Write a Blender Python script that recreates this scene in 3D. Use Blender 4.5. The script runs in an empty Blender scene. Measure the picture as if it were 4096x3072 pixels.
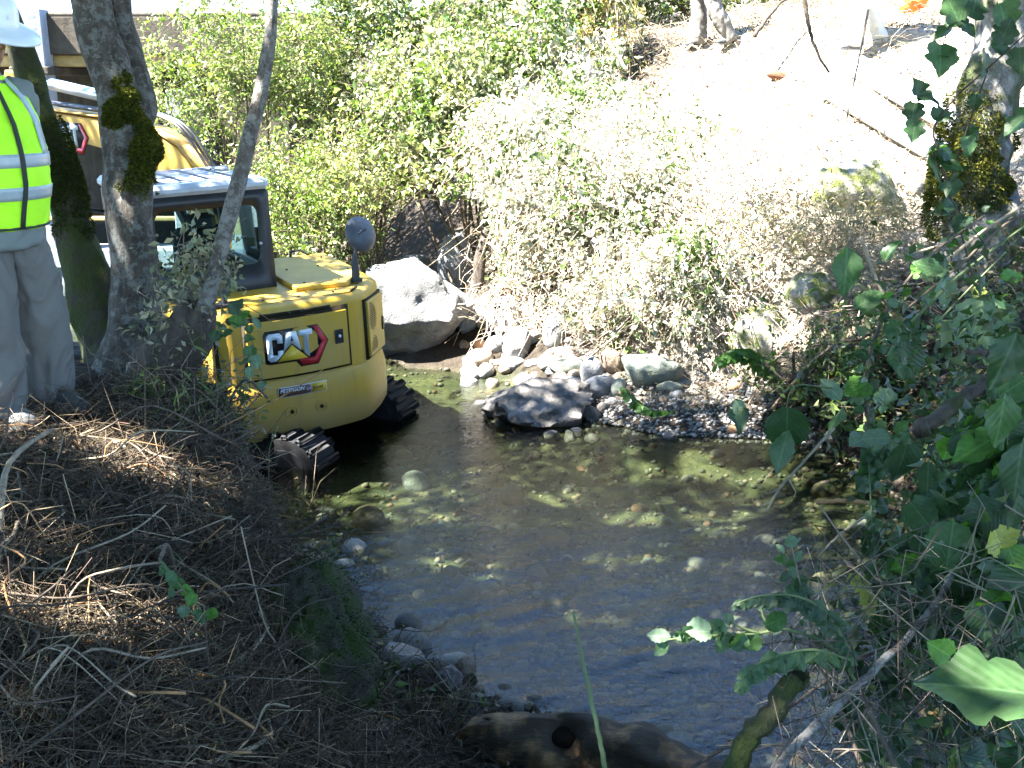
import bpy, math, random
import numpy as np
from mathutils import Vector, Matrix

# ------------------------------------------------------------------ camera, sky, sun, exposure
sc = bpy.context.scene
COL = sc.collection
R_ = math.radians
CAMZ, PITCH, FPX = 3.0, R_(15.0), 1098.0
cam_d = bpy.data.cameras.new('camera'); cam = bpy.data.objects.new('camera', cam_d); COL.objects.link(cam)
cam.location = (0, 0, CAMZ); cam.rotation_euler = (math.pi/2 - PITCH, 0, 0)
cam_d.sensor_width = 36.0; cam_d.lens = FPX/1024*36.0
cam_d.clip_start = 0.05; cam_d.clip_end = 3000
sc.camera = cam

SUN_EL = R_(54.0)
_h = np.array([-0.92, -0.24]); _h /= np.linalg.norm(_h)
SUN = np.array([_h[0]*math.cos(SUN_EL), _h[1]*math.cos(SUN_EL), math.sin(SUN_EL)])   # towards the sun
world = bpy.data.worlds.new('World'); sc.world = world; world.use_nodes = True
wn = world.node_tree.nodes; wl = world.node_tree.links
bgn = wn['Background']; sky = wn.new('ShaderNodeTexSky'); sky.sky_type = 'NISHITA'
sky.sun_disc = False; sky.sun_elevation = SUN_EL; sky.sun_rotation = math.atan2(SUN[0], SUN[1])
sky.air_density = 1.0; sky.dust_density = 0.0; sky.ozone_density = 6.0
wl.new(sky.outputs[0], bgn.inputs[0]); bgn.inputs[1].default_value = 0.07
sun_d = bpy.data.lights.new('sun', 'SUN'); sun_d.energy = 5.0; sun_d.angle = R_(0.53); sun_d.color = (1.0, 0.975, 0.93)
sun_o = bpy.data.objects.new('sun', sun_d); COL.objects.link(sun_o)
sun_o.rotation_euler = Vector(SUN.tolist()).to_track_quat('Z', 'Y').to_euler()
sun_o.location = (SUN*40).tolist()
sc.view_settings.view_transform = 'Standard'; sc.view_settings.look = 'None'
sc.view_settings.gamma = 1.0; sc.view_settings.use_curve_mapping = False
sc.view_settings.exposure = 4.12
sc.render.engine = 'CYCLES'
sc.cycles.use_denoising = True
sc.cycles.max_bounces = 7; sc.cycles.diffuse_bounces = 3; sc.cycles.glossy_bounces = 3
sc.cycles.transmission_bounces = 5; sc.cycles.transparent_max_bounces = 8
sc.cycles.caustics_reflective = False; sc.cycles.caustics_refractive = False

rng = np.random.default_rng(7)
random.seed(7)

# ------------------------------------------------------------------ pixel -> direction helpers (1024 x 768)
CP, SP = math.cos(PITCH), math.sin(PITCH)
def ray(px, py):
    u = (px-512)/FPX; v = (384-py)/FPX
    return np.array([u, CP+SP*v, -SP+CP*v])
CAM = np.array([0, 0, CAMZ])
def atz(px, py, z):
    d = ray(px, py); t = (z-CAMZ)/d[2]; return CAM+d*t
def aty(px, py, y):
    d = ray(px, py); return CAM+d*(y/d[1])
def att(px, py, t):
    return CAM+ray(px, py)*t
def project(p):
    p = np.atleast_2d(p)-CAM
    f = p[:,1]*CP-p[:,2]*SP; up = p[:,1]*SP+p[:,2]*CP
    f = np.where(f > 0.01, f, 0.01)
    return np.stack([512+p[:,0]/f*FPX, 384-up/f*FPX, f], 1)

# ------------------------------------------------------------------ noise
def _hash(ix, iy, iz, seed):
    n = (ix*374761393 + iy*668265263 + iz*2147483647 + seed*1274126177) & 0xffffffff
    n = ((n ^ (n >> 13))*1274126177) & 0xffffffff
    n = n ^ (n >> 16)
    return (n & 0xffff)/65535.0
def vnoise(p, seed=0):
    p = np.asarray(p, float); i = np.floor(p).astype(np.int64); f = p-i; f = f*f*(3-2*f)
    out = 0
    for a in (0, 1):
        for b in (0, 1):
            for c in (0, 1):
                w = (f[...,0] if a else 1-f[...,0])*(f[...,1] if b else 1-f[...,1])*(f[...,2] if c else 1-f[...,2])
                out = out+w*_hash(i[...,0]+a, i[...,1]+b, i[...,2]+c, seed)
    return out*2-1
def fbm(p, octv=4, seed=0):
    p = np.asarray(p, float); s = 0; a = 1.0; t = 0
    for k in range(octv):
        s = s+a*vnoise(p*(2**k)+k*17.3, seed+k); t += a; a *= 0.5
    return s/t
def fbm2(x, y, sc_, octv=4, seed=0):
    return fbm(np.stack([np.asarray(x, float)*sc_, np.asarray(y, float)*sc_, np.zeros_like(np.asarray(x, float))], -1), octv, seed)
def sstep(a, b, x):
    t = np.clip((x-a)/(b-a), 0, 1); return t*t*(3-2*t)

# ------------------------------------------------------------------ object helpers
def link(o, parent=None):
    COL.objects.link(o)
    if parent is not None: o.parent = parent
    return o
def tag(o, label=None, cat=None, group=None, kind=None):
    if label: o['label'] = label
    if cat: o['category'] = cat
    if group: o['group'] = group
    if kind: o['kind'] = kind
    return o
def empty(name, loc=(0,0,0), rz=0.0):
    o = bpy.data.objects.new(name, None); o.empty_display_size = 0.2
    o.location = tuple(float(c) for c in loc); o.rotation_euler = (0, 0, rz); COL.objects.link(o); return o
def npmesh(name, V, F, mat=None, smooth=False, cols=None, mats=None, midx=None):
    """V (n,3); F an (m,k) array or list of such arrays / of index tuples"""
    me = bpy.data.meshes.new(name)
    V = np.asarray(V, np.float32)
    if isinstance(F, np.ndarray): F = [F]
    if len(F) and not isinstance(F[0], np.ndarray):
        loops = np.array([i for f in F for i in f], np.int32); tot = np.array([len(f) for f in F], np.int32)
    else:
        F = [f for f in F if len(f)]
        loops = np.concatenate([f.ravel() for f in F]).astype(np.int32)
        tot = np.concatenate([np.full(len(f), f.shape[1], np.int32) for f in F])
    st = np.concatenate([[0], np.cumsum(tot)[:-1]]).astype(np.int32)
    me.vertices.add(len(V)); me.vertices.foreach_set('co', V.ravel())
    me.loops.add(len(loops)); me.loops.foreach_set('vertex_index', loops)
    me.polygons.add(len(tot)); me.polygons.foreach_set('loop_start', st)
    try: me.polygons.foreach_set('loop_total', tot)
    except Exception: pass
    if midx is not None: me.polygons.foreach_set('material_index', np.asarray(midx, np.int32))
    me.update(calc_edges=True); me.validate()
    if smooth: me.polygons.foreach_set('use_smooth', np.ones(len(me.polygons), bool))
    if cols is not None:
        a = me.color_attributes.new('Col', 'FLOAT_COLOR', 'POINT')
        c = np.ones((len(V), 4), np.float32); c[:, :cols.shape[1]] = cols
        a.data.foreach_set('color', c.ravel())
    for m in (mats or ([mat] if mat else [])): me.materials.append(m)
    return me
def obj(name, me, parent=None, loc=None):
    o = bpy.data.objects.new(name, me); link(o, parent)
    if loc is not None: o.location = tuple(float(c) for c in loc)
    return o

class MB:
    """collects pieces of one mesh"""
    def __init__(s): s.V = []; s.F = []; s.n = 0; s.C = []
    def add(s, V, F, col=None):
        V = np.asarray(V, float).reshape(-1, 3)
        s.V.append(V); s.F += [tuple(int(i)+s.n for i in f) for f in F]; s.n += len(V)
        s.C.append(np.tile(np.asarray(col if col is not None else (1,1,1), float), (len(V), 1)))
        return s
    def box(s, c, d, M=None, bev=0.0):
        x, y, z = [k/2 for k in d]
        if bev <= 0:
            V = np.array([[a*x, b*y, e*z] for a in (-1,1) for b in (-1,1) for e in (-1,1)])
            F = [(0,1,3,2),(4,6,7,5),(0,4,5,1),(2,3,7,6),(0,2,6,4),(1,5,7,3)]
        else:
            b_ = min(bev, x*.9, y*.9, z*.9); V = []; F = []
            idx = {}
            for a in (-1,1):
                for b in (-1,1):
                    for e in (-1,1):
                        for k in range(3):
                            q = [a*(x-b_), b*(y-b_), e*(z-b_)]; q[k] = (a*x, b*y, e*z)[k]
                            idx[(a,b,e,k)] = len(V); V.append(q)
            for a in (-1,1):
                F.append(tuple(idx[(a,*t,0)] for t in ((-1,-1),(1,-1),(1,1),(-1,1))[::a]))
                F.append(tuple(idx[(t[0],a,t[1],1)] for t in ((-1,-1),(-1,1),(1,1),(1,-1))[::a]))
                F.append(tuple(idx[(*t,a,2)] for t in ((-1,-1),(1,-1),(1,1),(-1,1))[::a]))
            for a in (-1,1):
                for b in (-1,1):
                    F.append((idx[(a,b,-1,0)],idx[(a,b,1,0)],idx[(a,b,1,1)],idx[(a,b,-1,1)])[::a*b])
                    F.append((idx[(a,-1,b,0)],idx[(a,-1,b,2)],idx[(a,1,b,2)],idx[(a,1,b,0)])[::a*b])
                    F.append((idx[(-1,a,b,1)],idx[(1,a,b,1)],idx[(1,a,b,2)],idx[(-1,a,b,2)])[::a*b])
                    for e in (-1,1):
                        F.append((idx[(a,b,e,0)],idx[(a,b,e,1)],idx[(a,b,e,2)])[::a*b*e])
            V = np.array(V)
        if M is not None: V = V@np.asarray(M).T
        return s.add(V+np.asarray(c, float), F)
    def tube(s, pts, rad, seg=8, cap=True, col=None, jitter=0.0):
        V, F = tube_geo(pts, rad, seg, cap, jitter); return s.add(V, F, col)
    def prism(s, poly, h0, h1, T=lambda a: a):
        """polygon (2D, ccw) extruded in third axis from h0 to h1; T maps (n,3)->(n,3)"""
        n = len(poly); P = np.asarray(poly, float)
        V = np.concatenate([np.c_[P, np.full(n, h0)], np.c_[P, np.full(n, h1)]])
        F = [tuple(range(n-1, -1, -1)), tuple(range(n, 2*n))]+[(i, (i+1)%n, n+(i+1)%n, n+i) for i in range(n)]
        return s.add(T(V), F)
    def lathe(s, prof, c=(0,0,0), seg=16, M=None):
        """prof [(r,z)]"""
        V = []; F = []
        a = np.linspace(0, 2*np.pi, seg, endpoint=False)
        for r, z in prof: V.append(np.c_[r*np.cos(a), r*np.sin(a), np.full(seg, z)])
        V = np.concatenate(V)
        for k in range(len(prof)-1):
            for i in range(seg):
                F.append((k*seg+i, k*seg+(i+1)%seg, (k+1)*seg+(i+1)%seg, (k+1)*seg+i))
        F.append(tuple(range(seg-1, -1, -1))); F.append(tuple((len(prof)-1)*seg+i for i in range(seg)))
        if M is not None: V = V@np.asarray(M).T
        return s.add(V+np.asarray(c, float), F)
    def build(s, name, mat, parent=None, smooth=False, bevel=0.0, auto=None, cols=False):
        me = npmesh(name, np.concatenate(s.V), s.F, mat, smooth, cols=np.concatenate(s.C) if cols else None)
        o = obj(name, me, parent)
        if bevel > 0:
            m = o.modifiers.new('bevel', 'BEVEL'); m.width = bevel; m.segments = 2; m.limit_method = 'ANGLE'; m.angle_limit = R_(35)
            m.harden_normals = False
            me.polygons.foreach_set('use_smooth', np.ones(len(me.polygons), bool))
            set_sharp(me, 50)
        elif auto: 
            me.polygons.foreach_set('use_smooth', np.ones(len(me.polygons), bool)); set_sharp(me, auto)
        return o
def set_sharp(me, ang):
    try: me.set_sharp_from_angle(angle=R_(ang))
    except Exception: pass

def frames(P):
    P = np.asarray(P, float); n = len(P)
    T = np.gradient(P, axis=0); T /= np.linalg.norm(T, axis=1)[:, None]+1e-12
    up = np.array([0, 0, 1.0]) if abs(T[0, 2]) < .9 else np.array([1.0, 0, 0])
    A = np.cross(T[0], up); A /= np.linalg.norm(A); As = [A]
    for i in range(1, n):
        A = A-T[i]*np.dot(A, T[i]); A /= np.linalg.norm(A)+1e-12; As.append(A)
    As = np.array(As); return T, As, np.cross(T, As)
def tube_geo(pts, rad, seg=8, cap=True, jitter=0.0):
    P = np.asarray(pts, float); n = len(P); rad = np.broadcast_to(np.asarray(rad, float), (n,))
    T, A, B = frames(P); a = np.linspace(0, 2*np.pi, seg, endpoint=False)
    ring = A[:, None]*np.cos(a)[None, :, None]+B[:, None]*np.sin(a)[None, :, None]
    rr = rad[:, None]*np.ones((n, seg))
    if jitter: rr = rr*(1+jitter*fbm(P[:, None]*6+ring*2.0, 2, 5))
    V = (P[:, None]+ring*rr[..., None]).reshape(-1, 3)
    F = [(k*seg+i, k*seg+(i+1)%seg, (k+1)*seg+(i+1)%seg, (k+1)*seg+i) for k in range(n-1) for i in range(seg)]
    if cap: F += [tuple(range(seg-1, -1, -1)), tuple((n-1)*seg+i for i in range(seg))]
    return V, F
def catmull(P, m=6):
    P = np.asarray(P, float); Q = np.vstack([2*P[0]-P[1], P, 2*P[-1]-P[-2]]); out = []
    for i in range(1, len(Q)-2):
        for t in np.linspace(0, 1, m, endpoint=False):
            a, b, c, d = Q[i-1], Q[i], Q[i+1], Q[i+2]
            out.append(.5*((2*b)+(c-a)*t+(2*a-5*b+4*c-d)*t*t+(-a+3*b-3*c+d)*t**3))
    out.append(P[-1]); return np.array(out)
def rotz(a): c, s = math.cos(a), math.sin(a); return np.array([[c,-s,0],[s,c,0],[0,0,1.0]])
def rotx(a): c, s = math.cos(a), math.sin(a); return np.array([[1.0,0,0],[0,c,-s],[0,s,c]])
def roty(a): c, s = math.cos(a), math.sin(a); return np.array([[c,0,s],[0,1.0,0],[-s,0,c]])

# ------------------------------------------------------------------ materials
class NT:
    def __init__(s, name):
        s.m = bpy.data.materials.new(name); s.m.use_nodes = True; s.t = s.m.node_tree; s.n = s.t.nodes; s.n.clear()
        s.out = s.n.new('ShaderNodeOutputMaterial')
    def N(s, ty, **kw):
        n = s.n.new('ShaderNode'+ty)
        for k, v in kw.items():
            if k.startswith('i_'):
                n.inputs[k[2:].replace('__', ' ')].default_value = v
            else: setattr(n, k, v)
        return n
    def L(s, a, b): s.t.links.new(a, b)
    def coord(s, scale=1.0, obj_=True):
        tc = s.N('TexCoord'); mp = s.N('Mapping'); mp.inputs['Scale'].default_value = (scale,)*3 if np.isscalar(scale) else scale
        s.L(tc.outputs['Object' if obj_ else 'Generated'], mp.inputs[0]); return mp.outputs[0]
    def geo(s):
        return s.N('NewGeometry').outputs['Position']
    def noise(s, vec, scale, detail=5, rough=.6, dist=0.0):
        n = s.N('TexNoise'); n.inputs['Scale'].default_value = scale; n.inputs['Detail'].default_value = detail
        n.inputs['Roughness'].default_value = rough; n.inputs['Distortion'].default_value = dist
        if vec is not None: s.L(vec, n.inputs['Vector'])
        return n.outputs['Fac']
    def ramp(s, fac, stops):
        r = s.N('ValToRGB'); e = r.color_ramp.elements
        while len(e) < len(stops): e.new(.5)
        for k, (p, c) in enumerate(stops): e[k].position = p; e[k].color = (*c, 1) if len(c) == 3 else c
        s.L(fac, r.inputs[0]); return r.outputs[0]
    def mix(s, fac, a, b, mode='MIX'):
        m = s.N('Mix', data_type='RGBA', blend_type=mode)
        for sock, v in ((0, fac), (6, a), (7, b)):
            if hasattr(v, 'is_linked'): s.L(v, m.inputs[sock])
            else: m.inputs[sock].default_value = (*v, 1) if isinstance(v, tuple) and len(v) == 3 else v
        return m.outputs[2]
    def math(s, op, a, b=0.0, c=None):
        m = s.N('Math', operation=op)
        for k, v in enumerate((a, b) if c is None else (a, b, c)):
            if hasattr(v, 'is_linked'): s.L(v, m.inputs[k])
            else: m.inputs[k].default_value = v
        return m.outputs[0]
    def bump(s, h, strength=.4, dist=.02, normal=None):
        b = s.N('Bump'); b.inputs['Strength'].default_value = strength; b.inputs['Distance'].default_value = dist
        s.L(h, b.inputs['Height'])
        if normal is not None: s.L(normal, b.inputs['Normal'])
        return b.outputs[0]
    def pbr(s, col, rough=.7, spec=.4, metal=0.0, normal=None, **kw):
        p = s.N('BsdfPrincipled')
        for nm, v in (('Base Color', col), ('Roughness', rough), ('Specular IOR Level', spec), ('Metallic', metal)):
            if hasattr(v, 'is_linked'): s.L(v, p.inputs[nm])
            else: p.inputs[nm].default_value = (*v, 1) if isinstance(v, tuple) and len(v) == 3 else v
        if normal is not None: s.L(normal, p.inputs['Normal'])
        for k, v in kw.items(): p.inputs[k.replace('_', ' ')].default_value = v
        return p.outputs[0]
    def done(s, surf): s.L(surf, s.out.inputs['Surface']); return s.m
    def attr(s, name='Col'):
        a = s.N('Attribute'); a.attribute_name = name; return a.outputs['Color']

def simple(name, col, rough=.6, spec=.4, metal=0.0, nscale=None, namt=.25, bump=0.0, bscale=40, **kw):
    t = NT(name); c = col
    vec = t.coord()
    if nscale:
        f = t.noise(vec, nscale, 6, .65)
        lo = tuple(max(0, k*(1-namt)) for k in col); hi = tuple(min(1, k*(1+namt)) for k in col)
        c = t.ramp(f, [(.3, lo), (.7, hi)])
    nrm = t.bump(t.noise(vec, bscale, 4, .6), bump, .01) if bump else None
    return t.done(t.pbr(c, rough, spec, metal, nrm, **kw))
def leafmat(name, tint=(1,1,1), trans=.35, rough=.45, spec=.35, through=(1.25,1.35,.55)):
    """per-leaf colour from the Col attribute, part of the light passes through"""
    t = NT(name); c = t.attr()
    c = t.mix(1.0, c, tint, 'MULTIPLY')
    f = t.noise(t.geo(), 35, 3, .6)
    c = t.mix(.5, c, t.ramp(f, [(.3, (.55,.55,.5)), (.7, (1.2,1.2,1.1))]), 'MULTIPLY')
    p = t.pbr(c, rough, spec)
    tr = t.N('BsdfTranslucent'); cc = t.mix(1.0, c, through, 'MULTIPLY'); t.L(cc, tr.inputs[0])
    m = t.N('MixShader'); m.inputs[0].default_value = trans; t.L(p, m.inputs[1]); t.L(tr.outputs[0], m.inputs[2])
    return t.done(m.outputs[0])

# ------------------------------------------------------------------ leaves in bulk
def leaves_geo(pos, size, normal=None, aspect=.55, spread=1.0, rg=rng, fold=.25, droop=None, direc=None):
    """one folded four-triangle leaf per position: returns V, F(tri), per-vertex leaf id"""
    n = len(pos); size = np.broadcast_to(np.asarray(size, float), (n,))
    d = rg.normal(size=(n, 3)) if direc is None else direc+rg.normal(size=(n, 3))*.35
    if droop is not None: d[:, 2] -= droop
    d /= np.linalg.norm(d, axis=1)[:, None]
    nn = rg.normal(size=(n, 3))*spread
    nn = nn+(normal if normal is not None else np.array([0, 0, .6]))
    s = np.cross(d, nn); s /= np.linalg.norm(s, axis=1)[:, None]+1e-9
    up = np.cross(s, d)
    L = size[:, None]; W = L*aspect*.5
    base = pos; tip = pos+d*L-up*L*.12
    m1 = pos+d*L*.45
    l = m1+s*W+up*W*fold*2; r = m1-s*W+up*W*fold*2; mid = pos+d*L*.5
    V = np.stack([base, l, tip, r, mid], 1).reshape(-1, 3)
    k = np.arange(n)[:, None]*5
    F = np.concatenate([k+np.array([[0, 4, 1]]), k+np.array([[4, 2, 1]]), k+np.array([[0, 3, 4]]), k+np.array([[4, 3, 2]])])
    return V, F, np.repeat(np.arange(n), 5)
def leaf_cols(n, base, var=.35, alt=None, palt=0.0, rg=rng, pos=None, psc=1.7):
    b = np.asarray(base, float)
    c = b[None]*(1+rg.uniform(-var, var, (n, 1)))*(1+rg.uniform(-.12, .12, (n, 3)))
    if alt is not None:
        pr = palt if pos is None else np.clip(palt+fbm(pos*psc, 2, 13)*1.3, .03, .97)
        k = rg.random(n) < pr; c[k] = np.asarray(alt)[None]*(1+rg.uniform(-var, var, (k.sum(), 1)))
    return np.clip(c, 0, 1)
def twigs_geo(p0, p1, r, bend=.15, rg=rng, seg=3, n=4):
    """many thin bent tapering twigs at once"""
    m = len(p0); r = np.broadcast_to(np.asarray(r, float), (m,))
    t = np.linspace(0, 1, n)
    L = np.linalg.norm(p1-p0, axis=1)
    off = rg.normal(size=(m, n, 3))*bend*L[:, None, None]*(np.sin(t*np.pi)[None, :, None]*.8+.05)
    P = p0[:, None]*(1-t)[None, :, None]+p1[:, None]*t[None, :, None]+off
    d = (p1-p0)/(L[:, None]+1e-9); a = np.cross(d, rg.normal(size=(m, 3))); a /= np.linalg.norm(a, axis=1)[:, None]+1e-9
    b = np.cross(d, a)
    ang = np.linspace(0, 2*np.pi, seg, endpoint=False)
    ring = a[:, None, :]*np.cos(ang)[None, :, None]+b[:, None, :]*np.sin(ang)[None, :, None]
    rr = r[:, None]*(1-.6*t)[None, :]
    V = (P[:, :, None]+ring[:, None]*rr[:, :, None, None]).reshape(-1, 3)
    base = (np.arange(m)*n*seg)[:, None]
    F = []
    for k in range(n-1):
        for i in range(seg):
            F.append(base+np.array([[k*seg+i, k*seg+(i+1)%seg, (k+1)*seg+(i+1)%seg, (k+1)*seg+i]]))
    return V, np.concatenate(F), np.repeat(np.arange(m), n*seg)
# ------------------------------------------------------------------ the lie of the land
FARW = np.array([(-30,30),(-12,24),(-6.2,19.5),(-3.2,15.2),(-1.6,12.6),(-1.2,11.9),(0.0,11.5),(.55,10.4),(.8,9.8),(1.35,9.4),(2.46,9.27),(2.95,8.5),(2.85,7.4),(2.5,6.1),(2.45,5.2),(2.7,4.6),(3.6,4.0),(7,3.4),(30,2)], float)
NEARW = np.array([(-30,20),(-14,15.5),(-8.5,10.8),(-5.2,8.8),(-3.4,7.5),(-2.2,7.1),(-1.25,6.7),(-.7,5.7),(-.22,5.1),(.24,4.85),(.6,4.4),(1.1,4.05),(1.6,3.7),(2.2,3.2),(3.5,2.6),(7,2.0),(30,.6)], float)
TOPL = np.array([(-30,18),(-14,13.5),(-8.8,9.4),(-5.4,7.6),(-3.4,6.75),(-2.2,6.35),(-1.50,5.35),(-1.18,4.3),(-1.08,3.2),(-.95,2.2),(-.5,1.35),(1.0,1.1),(2.0,1.3),(3.5,1.0),(7,.8),(30,-.6)], float)
def sdist(P, L):
    """signed distance to polyline, positive to its left-hand side (walking along it)"""
    best = np.full(len(P), 1e9); sg = np.zeros(len(P))
    for a, b in zip(L[:-1], L[1:]):
        ab = b-a; t = np.clip(((P-a)@ab)/(ab@ab), 0, 1); q = a+t[:, None]*ab; d = np.linalg.norm(P-q, axis=1)
        cr = ab[0]*(P[:, 1]-a[1])-ab[1]*(P[:, 0]-a[0])
        k = d < best-1e-9; best[k] = d[k]; sg[k] = np.sign(cr[k])
    return best*np.where(sg == 0, 1, sg)
def land(x, y, parts=False):
    x = np.asarray(x, float).ravel(); y = np.asarray(y, float).ravel(); P = np.stack([x, y], 1)
    sf = sdist(P, FARW); sn = -sdist(P, NEARW); st = -sdist(P, TOPL)
    wob = fbm2(x, y, 1.3, 4, 3)*.12
    # bed
    dw = np.clip(np.minimum(-sf, -sn), 0, 3)
    bed = -.03-.20*sstep(0, 1.2, dw)+fbm2(x, y, 2.6, 4, 11)*.07*sstep(0, .5, dw)
    # far bank: beach then slope
    s = np.maximum(sf+wob*.8, 0)
    A = .16*sstep(0, .5, s)+.04*np.minimum(s, .8)+np.maximum(s-.75, 0)*.78
    A = np.where(A > 3.7, 3.7+(A-3.7)*.28, A)
    B = 1.05*sstep(.05, .85, s)+np.maximum(s-.6, 0)*.62
    B = np.where(B > 3.3, 3.3+(B-3.3)*.35, B)
    w = sstep(1.9, 2.9, x)*sstep(11.5, 9.0, y)
    C = .5*sstep(0, 1.5, s)+np.maximum(s-1.2, 0)*.55; C = np.where(C > 2.6, 2.6+(C-2.6)*.12, C)
    wl = sstep(-2.0, -4.5, x)
    far = A*(1-w)*(1-wl)+B*w*(1-wl)+C*wl
    # near bank
    f = sn/(np.maximum(sn, 0)+np.maximum(-st, 0)+1e-6); f = np.clip(f, 0, 1)
    prof = .10*sstep(0, .25, f)+1.32*sstep(.46, .99, f)+.05*f
    near = prof+np.where(st > 0, np.minimum(st*.10, .5)+.02, 0)+.05*sstep(.7, 1.0, f)*sstep(-1.0, -1.8, x)
    up = np.maximum(far*(sf > 0), near*(sn > 0))
    rough = fbm2(x, y, 1.1, 5, 21)*.10+fbm2(x, y, 4.5, 3, 31)*.04
    h = np.where((sf > 0)|(sn > 0), up+rough*sstep(.05, .8, np.maximum(sf, sn)), bed)
    # mounds that the brambles grow over
    for cx, cy, rx, ry, hh in ((1.75,11.7,1.15,1.0,.75),(.4,13.2,.8,.8,.7),(3.4,10.6,.7,.6,.25),(2.7,11.0,.8,.7,.35)):
        g = np.exp(-((x-cx)/rx)**2-((y-cy)/ry)**2); h = h+hh*g
    if parts: return h, sf, sn, st
    return h
def H(x, y): return float(land([x], [y])[0])
def onland(px, py, lift=0.0, t0=1.5, t1=40):
    """where the line of sight through a pixel first meets the land"""
    d = ray(px, py); t = np.arange(t0, t1, .04); p = CAM+d[None]*t[:, None]
    below = p[:, 2] < land(p[:, 0], p[:, 1])+lift
    k = int(np.argmax(below)) if below.any() else len(t)-1
    return p[k]

def onland_many(px, py, lift=0.0, t0=1.2, t1=30, step=.05):
    px = np.asarray(px, float); py = np.asarray(py, float); v = (384-py)/FPX
    D = np.stack([(px-512)/FPX, CP+SP*v, -SP+CP*v], 1); done = np.zeros(len(px), bool); P = CAM+D*t1
    for t in np.arange(t0, t1, step):
        a = np.where(~done)[0]
        if not len(a): break
        q = CAM+D[a]*t; b = q[:,2] < land(q[:,0], q[:,1])+lift; P[a[b]] = q[b]; done[a[b]] = True
    return P, done
def make_ground():
    xs = np.concatenate([np.linspace(-60, -9, 36)[:-1], np.linspace(-9, 6, 331)[:-1], np.linspace(6, 60, 38)])
    ys = np.concatenate([np.linspace(-25, 0, 26)[:-1], np.linspace(0, 19, 381)[:-1], np.linspace(19, 90, 44)])
    X, Y = np.meshgrid(xs, ys); h, sf, sn, st = land(X, Y, True)
    V = np.stack([X.ravel(), Y.ravel(), h], 1)
    nx, ny = len(xs), len(ys); i = np.arange(nx*ny).reshape(ny, nx)
    F = np.stack([i[:-1,:-1].ravel(), i[:-1,1:].ravel(), i[1:,1:].ravel(), i[1:,:-1].ravel()], 1)
    # what the soil is: red = dry pale soil of the far bank, green = creek bed, blue = dark humus of the near bank, also put under far shrubs as painted gap shade
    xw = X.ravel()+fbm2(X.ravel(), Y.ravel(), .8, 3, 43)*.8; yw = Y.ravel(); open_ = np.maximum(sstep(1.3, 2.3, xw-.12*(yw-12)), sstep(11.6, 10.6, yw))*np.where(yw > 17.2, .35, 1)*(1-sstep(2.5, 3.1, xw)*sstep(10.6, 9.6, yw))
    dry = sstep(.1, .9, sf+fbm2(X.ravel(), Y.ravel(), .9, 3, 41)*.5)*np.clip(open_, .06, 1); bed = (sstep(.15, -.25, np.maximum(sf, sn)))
    c = np.stack([dry, bed, np.clip(1-dry-bed, 0, 1)], 1)
    t = NT('ground_soil'); a = t.attr(); sep = t.N('SeparateColor'); t.L(a, sep.inputs[0])
    g = t.geo(); n1 = t.noise(g, 1.7, 6, .65); n2 = t.noise(g, 14, 6, .7); n3 = t.noise(g, 70, 4, .7)
    v = t.N('TexVoronoi'); v.inputs['Scale'].default_value = 26; t.L(g, v.inputs['Vector'])
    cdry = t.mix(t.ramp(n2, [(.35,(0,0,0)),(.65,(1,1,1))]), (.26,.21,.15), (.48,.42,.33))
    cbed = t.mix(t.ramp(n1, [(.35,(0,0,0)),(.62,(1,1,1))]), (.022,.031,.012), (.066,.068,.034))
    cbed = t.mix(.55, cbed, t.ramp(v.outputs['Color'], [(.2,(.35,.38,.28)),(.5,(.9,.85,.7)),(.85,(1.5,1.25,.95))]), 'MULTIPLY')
    chum_shade = t.mix(t.ramp(n2, [(.3,(0,0,0)),(.7,(1,1,1))]), (.013,.010,.007), (.048,.036,.025))
    c1 = t.mix(sep.outputs[0], chum_shade, cdry); c2 = t.mix(sep.outputs[1], c1, cbed)
    hgt = t.math('ADD', t.math('MULTIPLY', n2, 1.0), t.math('MULTIPLY', n3, .5))
    M = t.done(t.pbr(c2, .9, .2, 0, t.bump(hgt, .9, .05)))
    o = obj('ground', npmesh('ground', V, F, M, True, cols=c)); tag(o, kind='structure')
    return o
ground = make_ground()

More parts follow.
